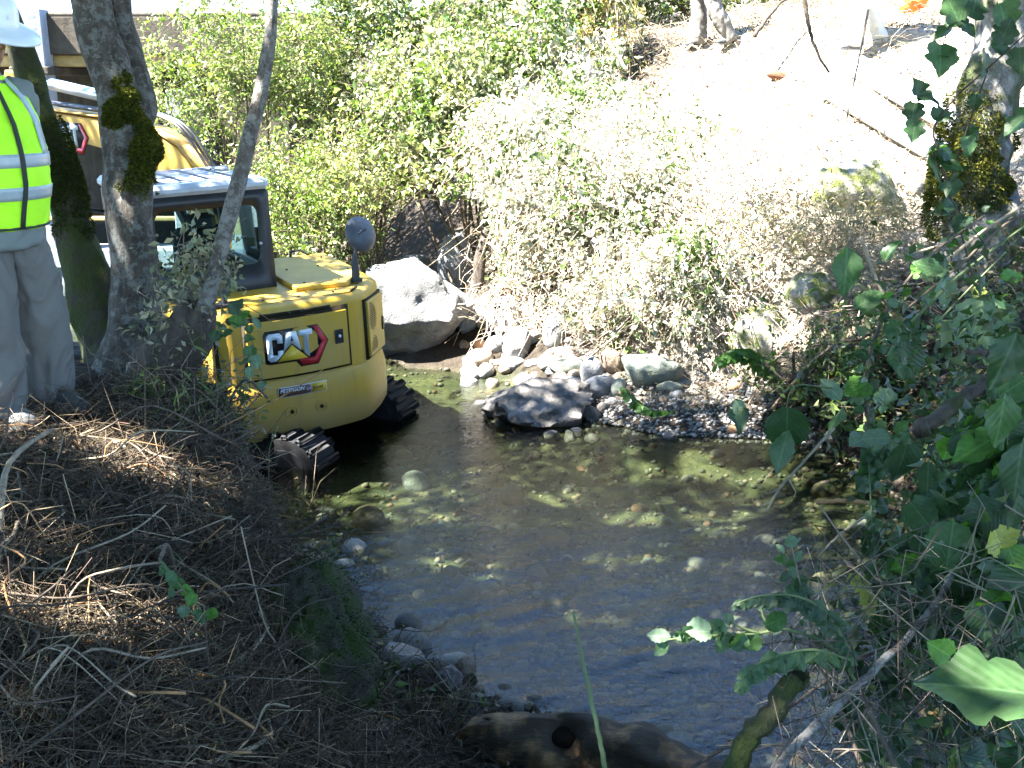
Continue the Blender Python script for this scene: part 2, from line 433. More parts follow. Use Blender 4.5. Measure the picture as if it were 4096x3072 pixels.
def make_water():
    # follows the channel a little under its banks; real ripples along the current
    xs = np.concatenate([np.linspace(-11, -2, 150)[:-1], np.linspace(-2, 3.4, 271)[:-1], np.linspace(3.4, 5.5, 30)]); ys = np.concatenate([np.linspace(2.2, 4, 30)[:-1], np.linspace(4, 9.6, 281)[:-1], np.linspace(9.6, 20, 180)])
    X, Y = np.meshgrid(xs, ys); x = X.ravel(); y = Y.ravel()
    P = np.stack([x, y], 1); sf = sdist(P, FARW); sn = -sdist(P, NEARW)
    # current direction runs from far left to near right
    q = x*.5-y*.85; r = x*.85+y*.5
    near = sstep(8.5, 4.5, y)
    w = fbm(np.stack([r*1.6, q*4.6, q*0], -1), 3, 51)*.009*(.4+near)+fbm(np.stack([r*4.5, q*11, q*0], -1), 2, 57)*.0042*(.4+near)
    V = np.stack([x, y, w], 1); ok = (np.maximum(sf, sn) < .35)
    i = np.arange(len(x)).reshape(X.shape)
    F = np.stack([i[:-1,:-1].ravel(), i[:-1,1:].ravel(), i[1:,1:].ravel(), i[1:,:-1].ravel()], 1)
    F = F[ok[F].all(1)]
    used = np.unique(F); rem = np.full(len(x), -1); rem[used] = np.arange(len(used)); V = V[used]; F = rem[F]
    t = NT('creek_water'); g = t.geo()
    mp = t.N('Mapping'); mp.inputs['Rotation'].default_value = (0, 0, R_(-30)); mp.inputs['Scale'].default_value = (1.0, 2.2, 1.0); t.L(g, mp.inputs[0])
    n1 = t.noise(mp.outputs[0], 9, 4, .6, .6); n2 = t.noise(mp.outputs[0], 28, 3, .6, .3)
    bp = t.bump(t.math('ADD', n1, t.math('MULTIPLY', n2, .35)), .22, .03)
    fr = t.N('Fresnel'); fr.inputs['IOR'].default_value = 1.34; t.L(bp, fr.inputs['Normal'])
    tr = t.N('BsdfTransparent'); tr.inputs[0].default_value = (.70, .76, .66, 1)
    gl = t.N('BsdfGlossy'); gl.inputs['Roughness'].default_value = .03; t.L(bp, gl.inputs['Normal'])
    m = t.N('MixShader'); t.L(fr.outputs[0], m.inputs[0]); t.L(tr.outputs[0], m.inputs[1]); t.L(gl.outputs[0], m.inputs[2])
    o = obj('creek_water', npmesh('creek_water', V, F, t.done(m.outputs[0]), True)); tag(o, kind='structure')
    return o
make_water()
# ------------------------------------------------------------------ excavator
def paint(name, col, rough=.38, dirt=.35):
    t = NT(name); v = t.coord()
    n = t.noise(v, 3.0, 7, .7); n2 = t.noise(v, 40, 4, .7)
    c = t.mix(t.ramp(n, [(.42,(0,0,0)),(.75,(dirt*1.2,)*3)]), col, (.30,.25,.16))
    mp = t.N('Mapping'); mp.inputs['Scale'].default_value = (9,9,.7); t.L(v, mp.inputs[0]); ns = t.noise(mp.outputs[0], 1.4, 5, .7)
    c = t.mix(t.ramp(ns, [(.52,(0,0,0)),(.72,(dirt*.8,)*3)]), c, (.16,.115,.05))
    sp = t.N('SeparateXYZ'); t.L(v, sp.inputs[0]); lowz = t.ramp(t.math('ADD', t.math('MULTIPLY', sp.outputs[2], 1.0), t.math('MULTIPLY', n, .35)), [(.70,(.55,.55,.55)),(.90,(0,0,0))]); c = t.mix(lowz, c, (.17,.135,.075))
    c = t.mix(t.ramp(n2, [(.62,(0,0,0)),(.72,(dirt*.6,)*3)]), c, (.20,.15,.08))
    r = t.ramp(n, [(.3,(rough,)*3),(.75,(min(1, rough+.35),)*3)])
    return t.done(t.pbr(c, r, .45, 0, t.bump(n2, .05, .004)))
M_yel = paint('yellow_paint', (.45,.262,.018))
M_yeld = paint('yellow_boom_paint', (.50,.265,.03), .45)
M_blk = simple('black_steel', (.012,.012,.013), .45, .4, nscale=8, namt=.5)
M_gap = simple('dark_gap', (.02,.014,.006), .8, .2)
M_rub = simple('track_rubber', (.011,.011,.012), .8, .3, nscale=6, namt=.6, bump=.3, bscale=60)
M_roof = simple('roof_grey', (.30,.33,.37), .45, .5, nscale=5, namt=.25)
M_red = simple('red_print', (.42,.015,.02), .4, .4)
M_wht = simple('white_print', (.62,.66,.68), .35, .4, nscale=6, namt=.08)
M_yp = simple('yellow_print', (.62,.40,.03), .4, .4)
M_dec = simple('decal_brown', (.11,.05,.045), .45, .4)
M_chr = simple('cylinder_grey', (.42,.45,.50), .3, .5, .5)
M_mir = simple('mirror_back', (.05,.055,.065), .5, .4, nscale=9, namt=.4)
M_seat = simple('seat_vinyl', (.016,.018,.02), .6, .3)
def glassmat(name, tint):
    t = NT(name); fr = t.N('Fresnel'); fr.inputs[0].default_value = 1.5
    tr = t.N('BsdfTransparent'); tr.inputs[0].default_value = (*tint, 1)
    gl = t.N('BsdfGlossy'); gl.inputs['Roughness'].default_value = .02
    m = t.N('MixShader'); t.L(fr.outputs[0], m.inputs[0]); t.L(tr.outputs[0], m.inputs[1]); t.L(gl.outputs[0], m.inputs[2])
    return t.done(m.outputs[0])
M_gls = glassmat('cab_glass', (.62,.74,.70))

EXH = R_(31.0)          # heading: degrees to the left of straight ahead
exc = empty('excavator', (-2.27, 9.74, -.2), EXH)
exc.rotation_euler = (0, R_(-2.4), EXH)
tag(exc, 'yellow mini excavator standing in the creek with its rear to the viewer', 'excavator')

def outline():
    pts = []
    for x in np.linspace(-.56, .56, 11): pts.append((x, -1.13+.22*x*x))
    pts += [(.64,-1.015),(.71,-.955),(.80,-.85),(.90,-.73),(.965,-.63),(.985,-.52),(.985,0),(.985,.5)]
    left = [(-x, y) for x, y in pts[::-1][:8]]
    return np.array(pts+[(.5,.55),(-.5,.55)]+left, float)     # ccw seen from above? fixed below
OUT = outline()
def area(P): return .5*np.sum(P[:,0]*np.roll(P[:,1],-1)-np.roll(P[:,0],-1)*P[:,1])
if area(OUT) < 0: OUT = OUT[::-1]
def inset(P, d):
    a = P-np.roll(P, 1, 0); b = np.roll(P, -1, 0)-P
    n1 = np.stack([a[:,1], -a[:,0]], 1); n2 = np.stack([b[:,1], -b[:,0]], 1)
    n1 /= np.linalg.norm(n1, axis=1)[:,None]+1e-9; n2 /= np.linalg.norm(n2, axis=1)[:,None]+1e-9
    n = n1+n2; n /= np.linalg.norm(n, axis=1)[:,None]
    return P-n*d
def stack(levels, capz=None):
    """levels [(inset, z)] -> lofted body"""
    n = len(OUT); V = []; F = []
    for d, z in levels:
        q = inset(OUT, d); V.append(np.c_[q, np.full(n, z) if np.isscalar(z) else z(q)])
    for k in range(len(levels)-1):
        for i in range(n): F.append((k*n+i, k*n+(i+1)%n, (k+1)*n+(i+1)%n, (k+1)*n+i))
    F.append(tuple(range(n-1,-1,-1))); F.append(tuple((len(levels)-1)*n+i for i in range(n)))
    return np.concatenate(V), F
# counterweight skirt: bulges out below the doors, lower edge rounded
V, F = stack([(.13,.385),(.05,.41),(.012,.47),(0,.56),(0,.80),(.012,.855),(.022,.895),(.03,.91)])
MB().add(V, F).build('counterweight', M_yel, exc, auto=38)
dz = lambda q: 1.50+.055*(q[:,1]+1.1)
V, F = stack([(.03,.912),(.03,1.44),(.03,lambda q: dz(q)-.03),(.038,dz),(.065,lambda q: dz(q)+.022),(.11,lambda q: dz(q)+.028)])
body = MB().add(V, F).build('engine_cover', M_yel, exc, auto=38)
# two counterbored lifting holes in the skirt
for x in (-.12, .14):
    y = -1.13+.22*x*x
    hb = MB().lathe([(.055,0),(.055,.006),(.042,.007),(.04,-.02)], (x, y-.001, .64), 20, rotx(R_(90))).build('lifting_hole', M_yel, exc, auto=40)
    MB().lathe([(.016,0),(.016,.012)], (x, y-.004, .64), 12, rotx(R_(90))).build('bore', M_gap, hb)

def arc_panel(x0, x1, z0, z1, d0, d1, n=10):
    """panel that follows the rear curve, from offset d0 (inside) to d1 (outside)"""
    V = []; F = []
    xs = np.linspace(x0, x1, n)
    for d in (d0, d1):
        for z in (z0, z1):
            for x in xs: V.append((x, -1.13+.22*x*x+.03-d, z))
    g = lambda a, b, i: (a*2+b)*n+i
    for i in range(n-1):
        F += [(g(1,0,i), g(1,0,i+1), g(1,1,i+1), g(1,1,i)), (g(0,1,i), g(0,1,i+1), g(0,0,i+1), g(0,0,i)),
              (g(0,0,i), g(0,0,i+1), g(1,0,i+1), g(1,0,i)), (g(1,1,i), g(1,1,i+1), g(0,1,i+1), g(0,1,i))]
    F += [(g(0,0,0), g(1,0,0), g(1,1,0), g(0,1,0)), (g(0,1,n-1), g(1,1,n-1), g(1,0,n-1), g(0,0,n-1))]
    return np.array(V), F
V, F = arc_panel(-.45, .47, .925, 1.455, -.01, .004); MB().add(V, F).build('door_recess', M_gap, exc)
V, F = arc_panel(-.425, .445, .945, 1.415, -.005, .026); door = MB().add(V, F).build('rear_door', M_yel, exc, bevel=.006)
V, F = arc_panel(-.30, .30, 1.45, 1.475, .004, .012); MB().add(V, F).build('rear_lamp_strip', M_gap, exc)
for x in (-.06,.04): MB().lathe([(.012,0),(.012,.01)], (x, -1.108+.22*x*x, 1.463), 10, rotx(R_(90))).build('bolt', M_blk, exc)
def rear_T(x0, z0, s, lift):
    """map logo coordinates (x, z, thickness) to the rear door"""
    def T(V):
        x = x0+V[:,0]*s; return np.c_[x, -1.13+.22*x*x+.03-.026-lift-V[:,2], z0+V[:,1]*s]
    return T
LET_C = [(.06,0),(.17,0),(.34,.155),(.34,.22),(.225,.22),(.225,.13),(.115,.13),(.115,.47),(.225,.47),(.225,.38),(.34,.38),(.34,.54),(.28,.6),(.06,.6),(0,.54),(0,.06)]
LET_A = [(.345,.185),(.53,.35),(.735,.165),(.645,.6),(.43,.6)]
LET_T = [(.80,.095),(.905,.0),(.915,.48),(1.0,.48),(1.0,.6),(.70,.6),(.70,.48),(.80,.48)]
LOGO = [('logo_backing', M_blk, [(-.05,-.03),(.05,-.06),(.60,-.06),(.70,-.19),(1.10,-.19),(1.37,.29),(1.14,.67),(.40,.67),(-.02,.66),(-.06,.58)], 0, .004),
        ('logo_hexagon', M_red, [(.74,-.165),(1.085,-.165),(1.34,.29),(1.13,.645),(1.03,.645),(1.20,.29),(1.02,-.02),(.66,-.02)], .004, .007),
        ('logo_letter', M_wht, LET_C, .004, .009), ('logo_letter', M_wht, LET_A, .004, .009), ('logo_letter', M_wht, LET_T, .004, .009),
        ('logo_counter', M_blk, [(.515,.40),(.57,.40),(.5425,.51)], .009, .011),
        ('logo_triangle', M_yp, [(.20,-.015),(.87,-.015),(.53,.31)], .004, .008)]
def put_logo(parent, mk):
    for nm, m, poly, a, b in LOGO:
        MB().prism(poly, a, b, mk).build(nm, m, parent)
put_logo(door, rear_T(-.275, 1.08, .385, 0.0))
# door latch plate
V, F = arc_panel(.315, .395, 1.14, 1.26, .026, .038, 3); la = MB().add(V, F).build('door_latch', M_blk, door, bevel=.01)
MB().lathe([(.013,0),(.013,.012),(.008,.016)], (.355, -1.11, 1.205), 12, rotx(R_(90))).build('latch_button', M_wht, la)

def textmesh(txt, size, italic=0.0):
    cu = bpy.data.curves.new('lettering', 'FONT'); cu.body = txt; cu.size = size; cu.extrude = .001; cu.shear = italic; cu.offset = .0012*size/.06
    o = bpy.data.objects.new('lettering', cu); COL.objects.link(o)
    dg = bpy.context.evaluated_depsgraph_get(); me = bpy.data.meshes.new_from_object(o.evaluated_get(dg))
    bpy.data.objects.remove(o); return me
def wrap_text(txt, size, T, mat, parent, name='lettering', italic=0.0):
    me = textmesh(txt, size, italic); n = len(me.vertices); co = np.empty(n*3, np.float32); me.vertices.foreach_get('co', co); co = co.reshape(-1,3).astype(float)
    me.vertices.foreach_set('co', T(co).astype(np.float32).ravel()); me.update(); me.materials.clear(); me.materials.append(mat)
    return obj(name, me, parent)
# hire decal on the ledge of the skirt
def dec_T(x0, z0, lift):
    def T(V):
        x = x0+V[:,0]; return np.c_[x, -1.13+.22*x*x-.004-lift-V[:,2], z0+V[:,1]]
    return T
sk = 0.0
dp = MB().prism([(x, -.001) for x in np.linspace(0,.42,9)]+[(x, .083) for x in np.linspace(.42,0,9)], 0, .003, dec_T(-.22,.772,0)).build('hire_decal', M_wht, exc)
MB().prism([(x, .004) for x in np.linspace(.004,.27,7)]+[(.285,.04)]+[(x, .078) for x in np.linspace(.27,.004,7)], .003, .005, dec_T(-.22,.772,0)).build('decal_brown_field', M_dec, dp)
MB().prism([(.275,.004),(.345,.004),(.416,.004),(.416,.078),(.345,.078),(.275,.078),(.289,.04)], .003, .005, dec_T(-.22,.772,0)).build('decal_yellow_field', M_yp, dp)
wrap_text('PETERSON', .043, dec_T(-.208,.812,.0065), M_wht, dp, italic=.25)
wrap_text('CAT', .022, dec_T(.018,.804,.0065), M_wht, dp)
wrap_text('Rental', .034, dec_T(.075,.803,.0065), M_dec, dp)

# chamfer panels with punched vents, both rear corners
def corner_frame(sx):
    a = np.array([sx*.645,-1.022]); b = np.array([sx*.965,-.645]); u = b-a; L = np.linalg.norm(u); u /= L
    n = np.array([u[1], -u[0]])*sx; 
    if n[1] > 0: n = -n
    # shift to the inset body surface
    return a-n*.026, u, n, L
VENT_TOP = [(.10,.42),(.16,.33),(.26,.30),(.40,.34),(.46,.47),(.44,.62),(.36,.74),(.22,.84),(.14,.84),(.15,.66),(.09,.52)]
VENT_BOT = [(.08,.04),(.42,.05),(.46,.16),(.38,.30),(.30,.33),(.16,.22)]
def inside(p, poly):
    c = False; n = len(poly)
    for i in range(n):
        x1, y1 = poly[i]; x2, y2 = poly[(i+1)%n]
        if (y1 > p[1]) != (y2 > p[1]) and p[0] < (x2-x1)*(p[1]-y1)/(y2-y1)+x1: c = not c
    return c
for sx, nm in ((-1,'left'),(1,'right')):
    o2, u, n, L = corner_frame(sx)
    def T(V, o2=o2, u=u, n=n): return np.c_[o2[0]+u[0]*V[:,0]+n[0]*V[:,2], o2[1]+u[1]*V[:,0]+n[1]*V[:,2], V[:,1]]
    MB().prism([(.02,.925),(L-.0,.925),(L,1.45),(.02,1.45)][::1], -.02, .012, T).build('vent_recess', M_gap, exc)
    pn = MB().prism([(.045,.945),(L-.015,.945),(L-.015,1.43),(.045,1.43)], -.01, .034, T).build('vent_door', M_yel, exc, bevel=.008)
    hv = MB(); st_ = .021
    for poly, z0, sc_ in ((VENT_TOP, 1.02, .47),(VENT_BOT, .955, .47)):
        for i in range(34):
            for j in range(30):
                x = .02+i*st_+(j%2)*st_/2; z = j*st_*.87
                if inside((x/ .56, z/sc_), poly if True else poly) and .055 < x < L-.03:
                    a = np.linspace(0, 2*np.pi, 6, endpoint=False)
                    hv.add(T(np.c_[x+.0072*np.cos(a), z+z0+.0072*np.sin(a), np.full(6, .0362)]), [tuple(range(6))])
    tag(hv.build('punched_vent', M_gap, pn), kind='stuff')
    MB().prism([(L-.085,1.10),(L-.04,1.10),(L-.04,1.22),(L-.085,1.22)], .034, .046, T).build('door_latch', M_blk, pn, bevel=.006)

# top of the engine deck: raised hood panel right of the cab, panel joints and bolts
zt = lambda y: 1.528+.055*(y+1.1)
hp = np.array([(.14,-.74),(.60,-.80),(.86,-.40),(.86,.42),(.14,.42)])
def deckT(V): return np.c_[V[:,0], V[:,1], zt(V[:,1])+V[:,2]]
MB().prism(hp[::1], 0, .045, deckT).build('hood', M_yel, exc, bevel=.012)
MB().prism([(-.5,-.995),(.52,-.995),(.62,-.84),(.10,-.76),(-.5,-.70)], 0, .006, deckT).build('deck_panel', M_yel, exc, bevel=.002)
MB().prism([(.55,-.985),(.66,-.84),(.645,-.835),(.535,-.98)], 0, .009, deckT).build('panel_joint', M_gap, exc)
for x, y in ((.25,-.66),(.55,-.70),(.78,-.36),(.3,-.1),(.6,-.1),(.75,.2),(.3,.3),(-.2,-.9),(.1,-.92),(.4,-.93),(-.1,-.78),(.2,-.82),(.45,-.86),(-.35,-.8)):
    hi = .047 if inside((x,y), [tuple(q) for q in hp]) else .006
    MB().lathe([(.011,0),(.011,.006),(.006,.010)], (x, y, zt(y)+hi), 8).build('deck_bolt', M_blk, exc)
MB().lathe([(.055,0),(.055,.10),(.062,.10),(.062,.125),(.05,.13)], (.27,.34,zt(.34)+.045), 16).build('filler_cap', M_blk, exc, auto=40)
MB().tube([(.52,.40,zt(.4)+.04),(.52,.40,zt(.4)+.09),(.62,.40,zt(.4)+.10),(.70,.38,zt(.4)+.04)], .012, 6).build('grab_rail', M_blk, exc, auto=60)
lp = MB().box((-.52,-.86,1.552), (.26,.16,.014)).build('lamp_bracket', M_blk, exc, bevel=.004)
MB().tube([(-.50,-.86,1.56),(-.50,-.86,1.66),(-.53,-.84,1.70)], [.02,.03,.035], 8).build('work_lamp', M_blk, lp, auto=50)
# round rear mirror
mbase = MB(); mbase.box((.70,-.72,1.575),(.09,.07,.03)); mbase.tube([(.70,-.72,1.58),(.705,-.715,1.69),(.712,-.71,1.80)], [.040,.034,.022], 8)
rm = mbase.build('rear_mirror_base', M_blk, exc, auto=50)
MB().tube(catmull([(.712,-.71,1.78),(.725,-.70,1.88),(.75,-.70,1.96),(.815,-.72,2.0),(.84,-.71,2.005)], 5), .0125, 8).build('mirror_arm', M_mir, rm, auto=60)
Mm = rotz(R_(14))@rotx(R_(90-16))
MB().lathe([(.02,.055),(.085,.048),(.13,.03),(.153,.006),(.158,-.008),(.15,-.014),(.0,-.012)][::-1], (.81,-.645,1.955), 28, Mm).build('mirror_head', M_mir, rm, auto=50)

# ---- cab
CX0, CX1, CY0, CY1, CZ0, CZ1 = -.985, .075, -.46, 1.02, 1.40, 2.40
def rrect(w, h, r, n=5):
    pts = []
    for cx, cy, a0 in ((w/2-r, h/2-r, 0), (-w/2+r, h/2-r, 90), (-w/2+r, -h/2+r, 180), (w/2-r, -h/2+r, 270)):
        for a in np.linspace(a0, a0+90, n): pts.append((cx+r*math.cos(R_(a)), cy+r*math.sin(R_(a))))
    return np.array(pts)
def framering(ow, oh, iw, ih, r, cy, th, T, n=5):
    """flat frame with a rounded opening; opening centre shifted by cy; T maps (u, v, thickness)"""
    I = rrect(iw, ih, r, n)+np.array([0, cy]); O = rrect(ow, oh, .03, n); m = len(I)
    V = np.concatenate([np.c_[I, np.zeros(m)], np.c_[O, np.zeros(m)], np.c_[I, np.full(m, th)], np.c_[O, np.full(m, th)]])
    F = []
    for i in range(m):
        j = (i+1)%m
        F += [(i, j, m+j, m+i), (2*m+i, 3*m+i, 3*m+j, 2*m+j), (i, 2*m+i, 2*m+j, j), (m+i, m+j, 3*m+j, 3*m+i)]
    return T(V), F
cab = MB().box(((CX0+CX1)/2, (CY0+CY1)/2, CZ0-.02), (CX1-CX0-.02, CY1-CY0-.02, .10)).build('cab', M_blk, exc, bevel=.01)
cw, ch = CX1-CX0, CZ1-CZ0; cxm = (CX0+CX1)/2; czm = (CZ0+CZ1)/2; cl = CY1-CY0; cym = (CY0+CY1)/2
def T_rear(V): return np.c_[cxm+V[:,0], CY0+V[:,2], czm+V[:,1]]
def T_front(V): return np.c_[cxm+V[:,0], CY1-V[:,2], czm+V[:,1]]
def T_left(V): return np.c_[CX0+V[:,2], cym+V[:,0], czm+V[:,1]]
def T_right(V): return np.c_[CX1-V[:,2], cym+V[:,0], czm+V[:,1]]
for nm, T, w, iw, ih, cy in (('rear_frame',T_rear,cw,cw-.20,.50,.13),('front_frame',T_front,cw,cw-.14,.80,.02),('door_frame',T_left,cl-.09,cl-.27,.70,.06),('side_frame',T_right,cl-.09,cl-.27,.58,.12)):
    V, F = framering(w, ch, iw, ih, .08, cy, .045, T)
    fr_ = MB().add(V, F).build(nm, M_blk, cab)
    P = rrect(iw+.02, ih+.02, .08)+np.array([0, cy])
    pa = MB().add(T(np.c_[P, np.full(len(P), .02)]), [tuple(range(len(P)))]).build('window_pane', M_gls, fr_)
for x in (-.03,-.93):
    for z in (1.55, 1.95): MB().lathe([(.014,0),(.014,.014)], (x, CY0-.001, z), 8, rotx(R_(90))).build('frame_bolt', M_roof, cab)
# roof with raised ribs
rf = MB().box((cxm, cym+.02, CZ1+.045), (cw+.03, cl+.10, .10), bev=.035).build('roof', M_roof, cab, auto=50)
for k in range(4): MB().box((cxm-.33+k*.22, cym, CZ1+.098), (.11, cl-.25, .014), bev=.006).build('roof_rib', M_roof, rf)
MB().box((CX1-.12, CY1-.55, CZ1+.115), (.16,.10,.05), bev=.015).build('roof_marker', M_roof, rf)
# inside: seat, console, levers, steering column, blind
s = MB(); s.box((cxm,.12,1.62),(.48,.48,.14),bev=.05); s.box((cxm,-.14,1.86),(.46,.14,.50),bev=.05,M=rotx(R_(8))); s.box((cxm,-.2,2.14),(.26,.10,.16),bev=.04)
s.build('operator_seat', M_seat, cab, auto=50)
s = MB(); s.box((cxm+.33,.3,1.66),(.16,.6,.22),bev=.03); s.box((cxm-.33,.3,1.66),(.14,.5,.22),bev=.03)
s.tube([(cxm+.33,.42,1.75),(cxm+.32,.46,1.96)], [.015,.028], 7); s.tube([(cxm-.33,.42,1.75),(cxm-.32,.46,1.96)], [.015,.028], 7)
s.build('console', M_seat, cab, auto=50)
MB().tube([(CX1-.06,CY0+.06,1.62),(CX1-.30,CY0+.30,1.85)], .012, 6).build('wiper', M_seat, cab)
# left-hand cab mirror, front
m2 = MB().tube([(CX0,CY1-.02,2.18),(CX0-.18,CY1+.05,2.22),(CX0-.24,CY1+.05,2.15)], .013, 6).build('mirror_bracket', M_blk, cab)
MB().box((CX0-.26,CY1+.04,1.98),(.20,.07,.36),bev=.03).build('side_mirror', M_blk, m2, auto=50)
# house deck under cab and front
MB().box((0,.55,1.28),(1.9,1.0,.16)).build('house_deck', M_blk, exc, bevel=.02)
MB().box((.52,.72,1.45),(.80,.62,.22)).build('tank_cover', M_yel, exc, bevel=.03)

# ---- swing boom, turned left of the cab
BA = R_(31)      # relative to house
bo = np.array([.12,.98])
bf = np.array([-math.sin(BA), math.cos(BA)]); br = np.array([math.cos(BA), math.sin(BA)])
def BT(V):   # (s, z, lateral) -> local
    return np.c_[bo[0]+bf[0]*V[:,0]+br[0]*V[:,2], bo[1]+bf[1]*V[:,0]+br[1]*V[:,2], V[:,1]]
MB().prism([(-.15,.95),(.16,.95),(.16,1.45),(-.1,1.45)], -.17, .17, BT).build('swing_post', M_blk, exc, bevel=.02)
bpoly = [(-.12,1.30),(.10,1.28),(.26,1.75),(.42,2.18),(.62,2.38),(.70,2.26),(.80,2.28),(.86,2.42),(1.25,2.63),(2.45,2.86),(2.52,2.96),(2.46,3.06),(1.2,2.92),(.72,2.82),(.42,2.66),(.17,2.34),(0,1.95)]
boom = MB().prism(bpoly, -.095, .095, BT).build('boom', M_yeld, exc, bevel=.012)
edge = MB()
up = [(.13,2.38),(.40,2.685),(.72,2.845),(1.2,2.945),(2.46,3.085)]
for a, b in zip(up[:-1], up[1:]): edge.prism([a, b, (b[0], b[1]+.012), (a[0], a[1]+.012)], -.115, .115, BT)
edge.build('boom_top_flange', M_yeld, boom)
def boomlogo(V): 
    return BT(np.c_[2.05-V[:,0]*.36*1.0+V[:,1]*0, 2.70+V[:,1]*.36-.075*V[:,0], -.0955-V[:,2]])
def boomlogo_fix(V):
    # reads left to right seen from the boom's left side, where the tip is to the left
    s_ = 2.10-V[:,0]*.36
    return BT(np.c_[s_, 2.665+V[:,1]*.36+.07*(s_-1.6), -.0955-V[:,2]])
def mirror_logo(V):
    W = V.copy(); W[:,0] = V[:,0]; return boomlogo_fix(W)
put_logo(boom, mirror_logo)
MB().lathe([(.045,0),(.045,.22)], tuple(BT(np.array([[.74,2.34,-.11]]))[0]), 14, rotz(BA)@roty(R_(90))).build('cylinder_pin', M_yeld, boom, auto=50)
MB().prism([(.84,2.52),(1.0,2.56),(1.02,2.70),(.86,2.68)], -.13,-.10, BT).build('boom_lamp', M_blk, boom, bevel=.02)
# stick cylinder on top, its mount
MB().prism([(.86,2.92),(1.12,2.97),(1.08,3.13),(.98,3.17),(.90,3.10)], -.07,.07, BT).build('cylinder_mount', M_yeld, boom, bevel=.01)
cyl = MB(); q = BT(np.array([[1.0,3.09,0],[2.15,3.30,0]])); cyl.tube(q, .058, 14)
cyl = cyl.build('stick_cylinder', M_chr, exc, auto=50)
q = BT(np.array([[2.15,3.30,0],[2.66,3.39,0]])); MB().tube(q, .028, 10).build('cylinder_rod', M_wht, cyl, auto=50)
hz = MB()
for off in (-.05,.0,.05):
    q = BT(np.array([[.10,2.46,off],[.38,2.83,off],[.66,2.97,off],[.95,3.0,off*1.3],[1.5,3.04,off*1.4],[2.3,3.13,off]])); hz.tube(catmull(q,5), .014, 6)
hz.build('hydraulic_hoses', M_blk, boom, auto=60)
q = BT(np.array([[.05,1.10,0],[.74,2.34,0]])); MB().tube(q, [.055,.05], 12).build('boom_cylinder', M_blk, exc, auto=50)
# stick and bucket
spoly = [(2.36,2.93),(2.55,3.42),(2.72,3.46),(2.80,3.30),(2.95,2.7),(3.22,1.55),(3.08,1.52),(3.04,1.65)]
stick = MB().prism(spoly, -.08,.08, BT).build('stick', M_yeld, exc, bevel=.012)
bk = [(2.40,1.62),(2.66,1.62),(2.72,1.35),(2.62,1.0),(2.34,.78),(1.98,.84),(1.90,.98),(2.20,1.02),(2.34,1.25)]
MB().prism([(a+.62, b) for a, b in bk], -.28,.28, BT).build('bucket', M_blk, exc, bevel=.015)

# ---- undercarriage, turned further left than the house
UA = R_(37)
ua = np.array([[math.cos(UA), -math.sin(UA)],[math.sin(UA), math.cos(UA)]])
def UT(V):
    V = np.asarray(V, float); p = V[:,:2]@ua.T; return np.c_[p, V[:,2]]
car = MB(); car.box((0,0,.32),(1.1,1.2,.18)); car.V[-1] = UT(car.V[-1]); car = car.build('track_frame', M_blk, exc, bevel=.02)
MB().lathe([(.42,.30),(.42,.50)], (0,0,0), 28).build('swing_ring', M_blk, exc, auto=50)
def stadium(L, hgt, n=14):
    r = hgt/2; a = np.linspace(-90, 90, n); P = [(L/2-r+r*math.cos(R_(k)), r+r*math.sin(R_(k))) for k in a]
    P += [(-(L/2-r)-r*math.cos(R_(k)), r-r*math.sin(R_(k))) for k in a]
    return np.array(P)
padm = None
for sx in (-1, 1):
    S = stadium(2.16, .50)-np.array([0,.06]); x0 = sx*.75
    T = lambda V, x0=x0: UT(np.c_[x0+V[:,2], V[:,0], V[:,1]])
    tr = MB().prism(S, -.18, .18, T).build('track', M_rub, exc, auto=40)
    S2 = stadium(2.02, .34)-np.array([0,.06]); 
    MB().prism(S2+np.array([0,.08]), -.185, .185, T).build('track_wheels', M_rub, tr, bevel=.02)
    # tread bars spaced around the belt
    P = np.vstack([S, S[:1]]); seg = np.linalg.norm(np.diff(P, axis=0), axis=1); cum = np.r_[0, np.cumsum(seg)]
    n = 40
    if padm is None: padm = npmesh('tread_bar', *(lambda m: (np.concatenate(m.V), m.F))(MB().box((0,0,0),(.37,.075,.05),bev=.014)), M_rub)
    for k in range(n):
        d = cum[-1]*k/n; i = min(np.searchsorted(cum, d, 'right')-1, len(seg)-1); f = (d-cum[i])/seg[i]
        p = P[i]*(1-f)+P[i+1]*f; tg = (P[i+1]-P[i])/seg[i]; nn = np.array([tg[1], -tg[0]])
        if p[1] < .05: continue
        o = obj('tread_bar', padm, tr)
        X = UT([[1,0,0]])[0]; Yv = UT([[0,tg[0],tg[1]]])[0]; Z = UT([[0,nn[0],nn[1]]])[0]
        c = T(np.array([[p[0]+nn[0]*.018, p[1]+nn[1]*.018, (.0 if k%2 else -.0)]]))[0]
        o.matrix_local = Matrix([[X[0],Yv[0],Z[0],c[0]],[X[1],Yv[1],Z[1],c[1]],[X[2],Yv[2],Z[2],c[2]],[0,0,0,1]])
q = MB().box((0,1.5,.32),(1.9,.07,.42)); q.box((-.5,1.1,.35),(.1,.8,.1)); q.box((.5,1.1,.35),(.1,.8,.1)); q.V = [UT(v) for v in q.V]
q.build('dozer_blade', M_yel, exc, bevel=.01)
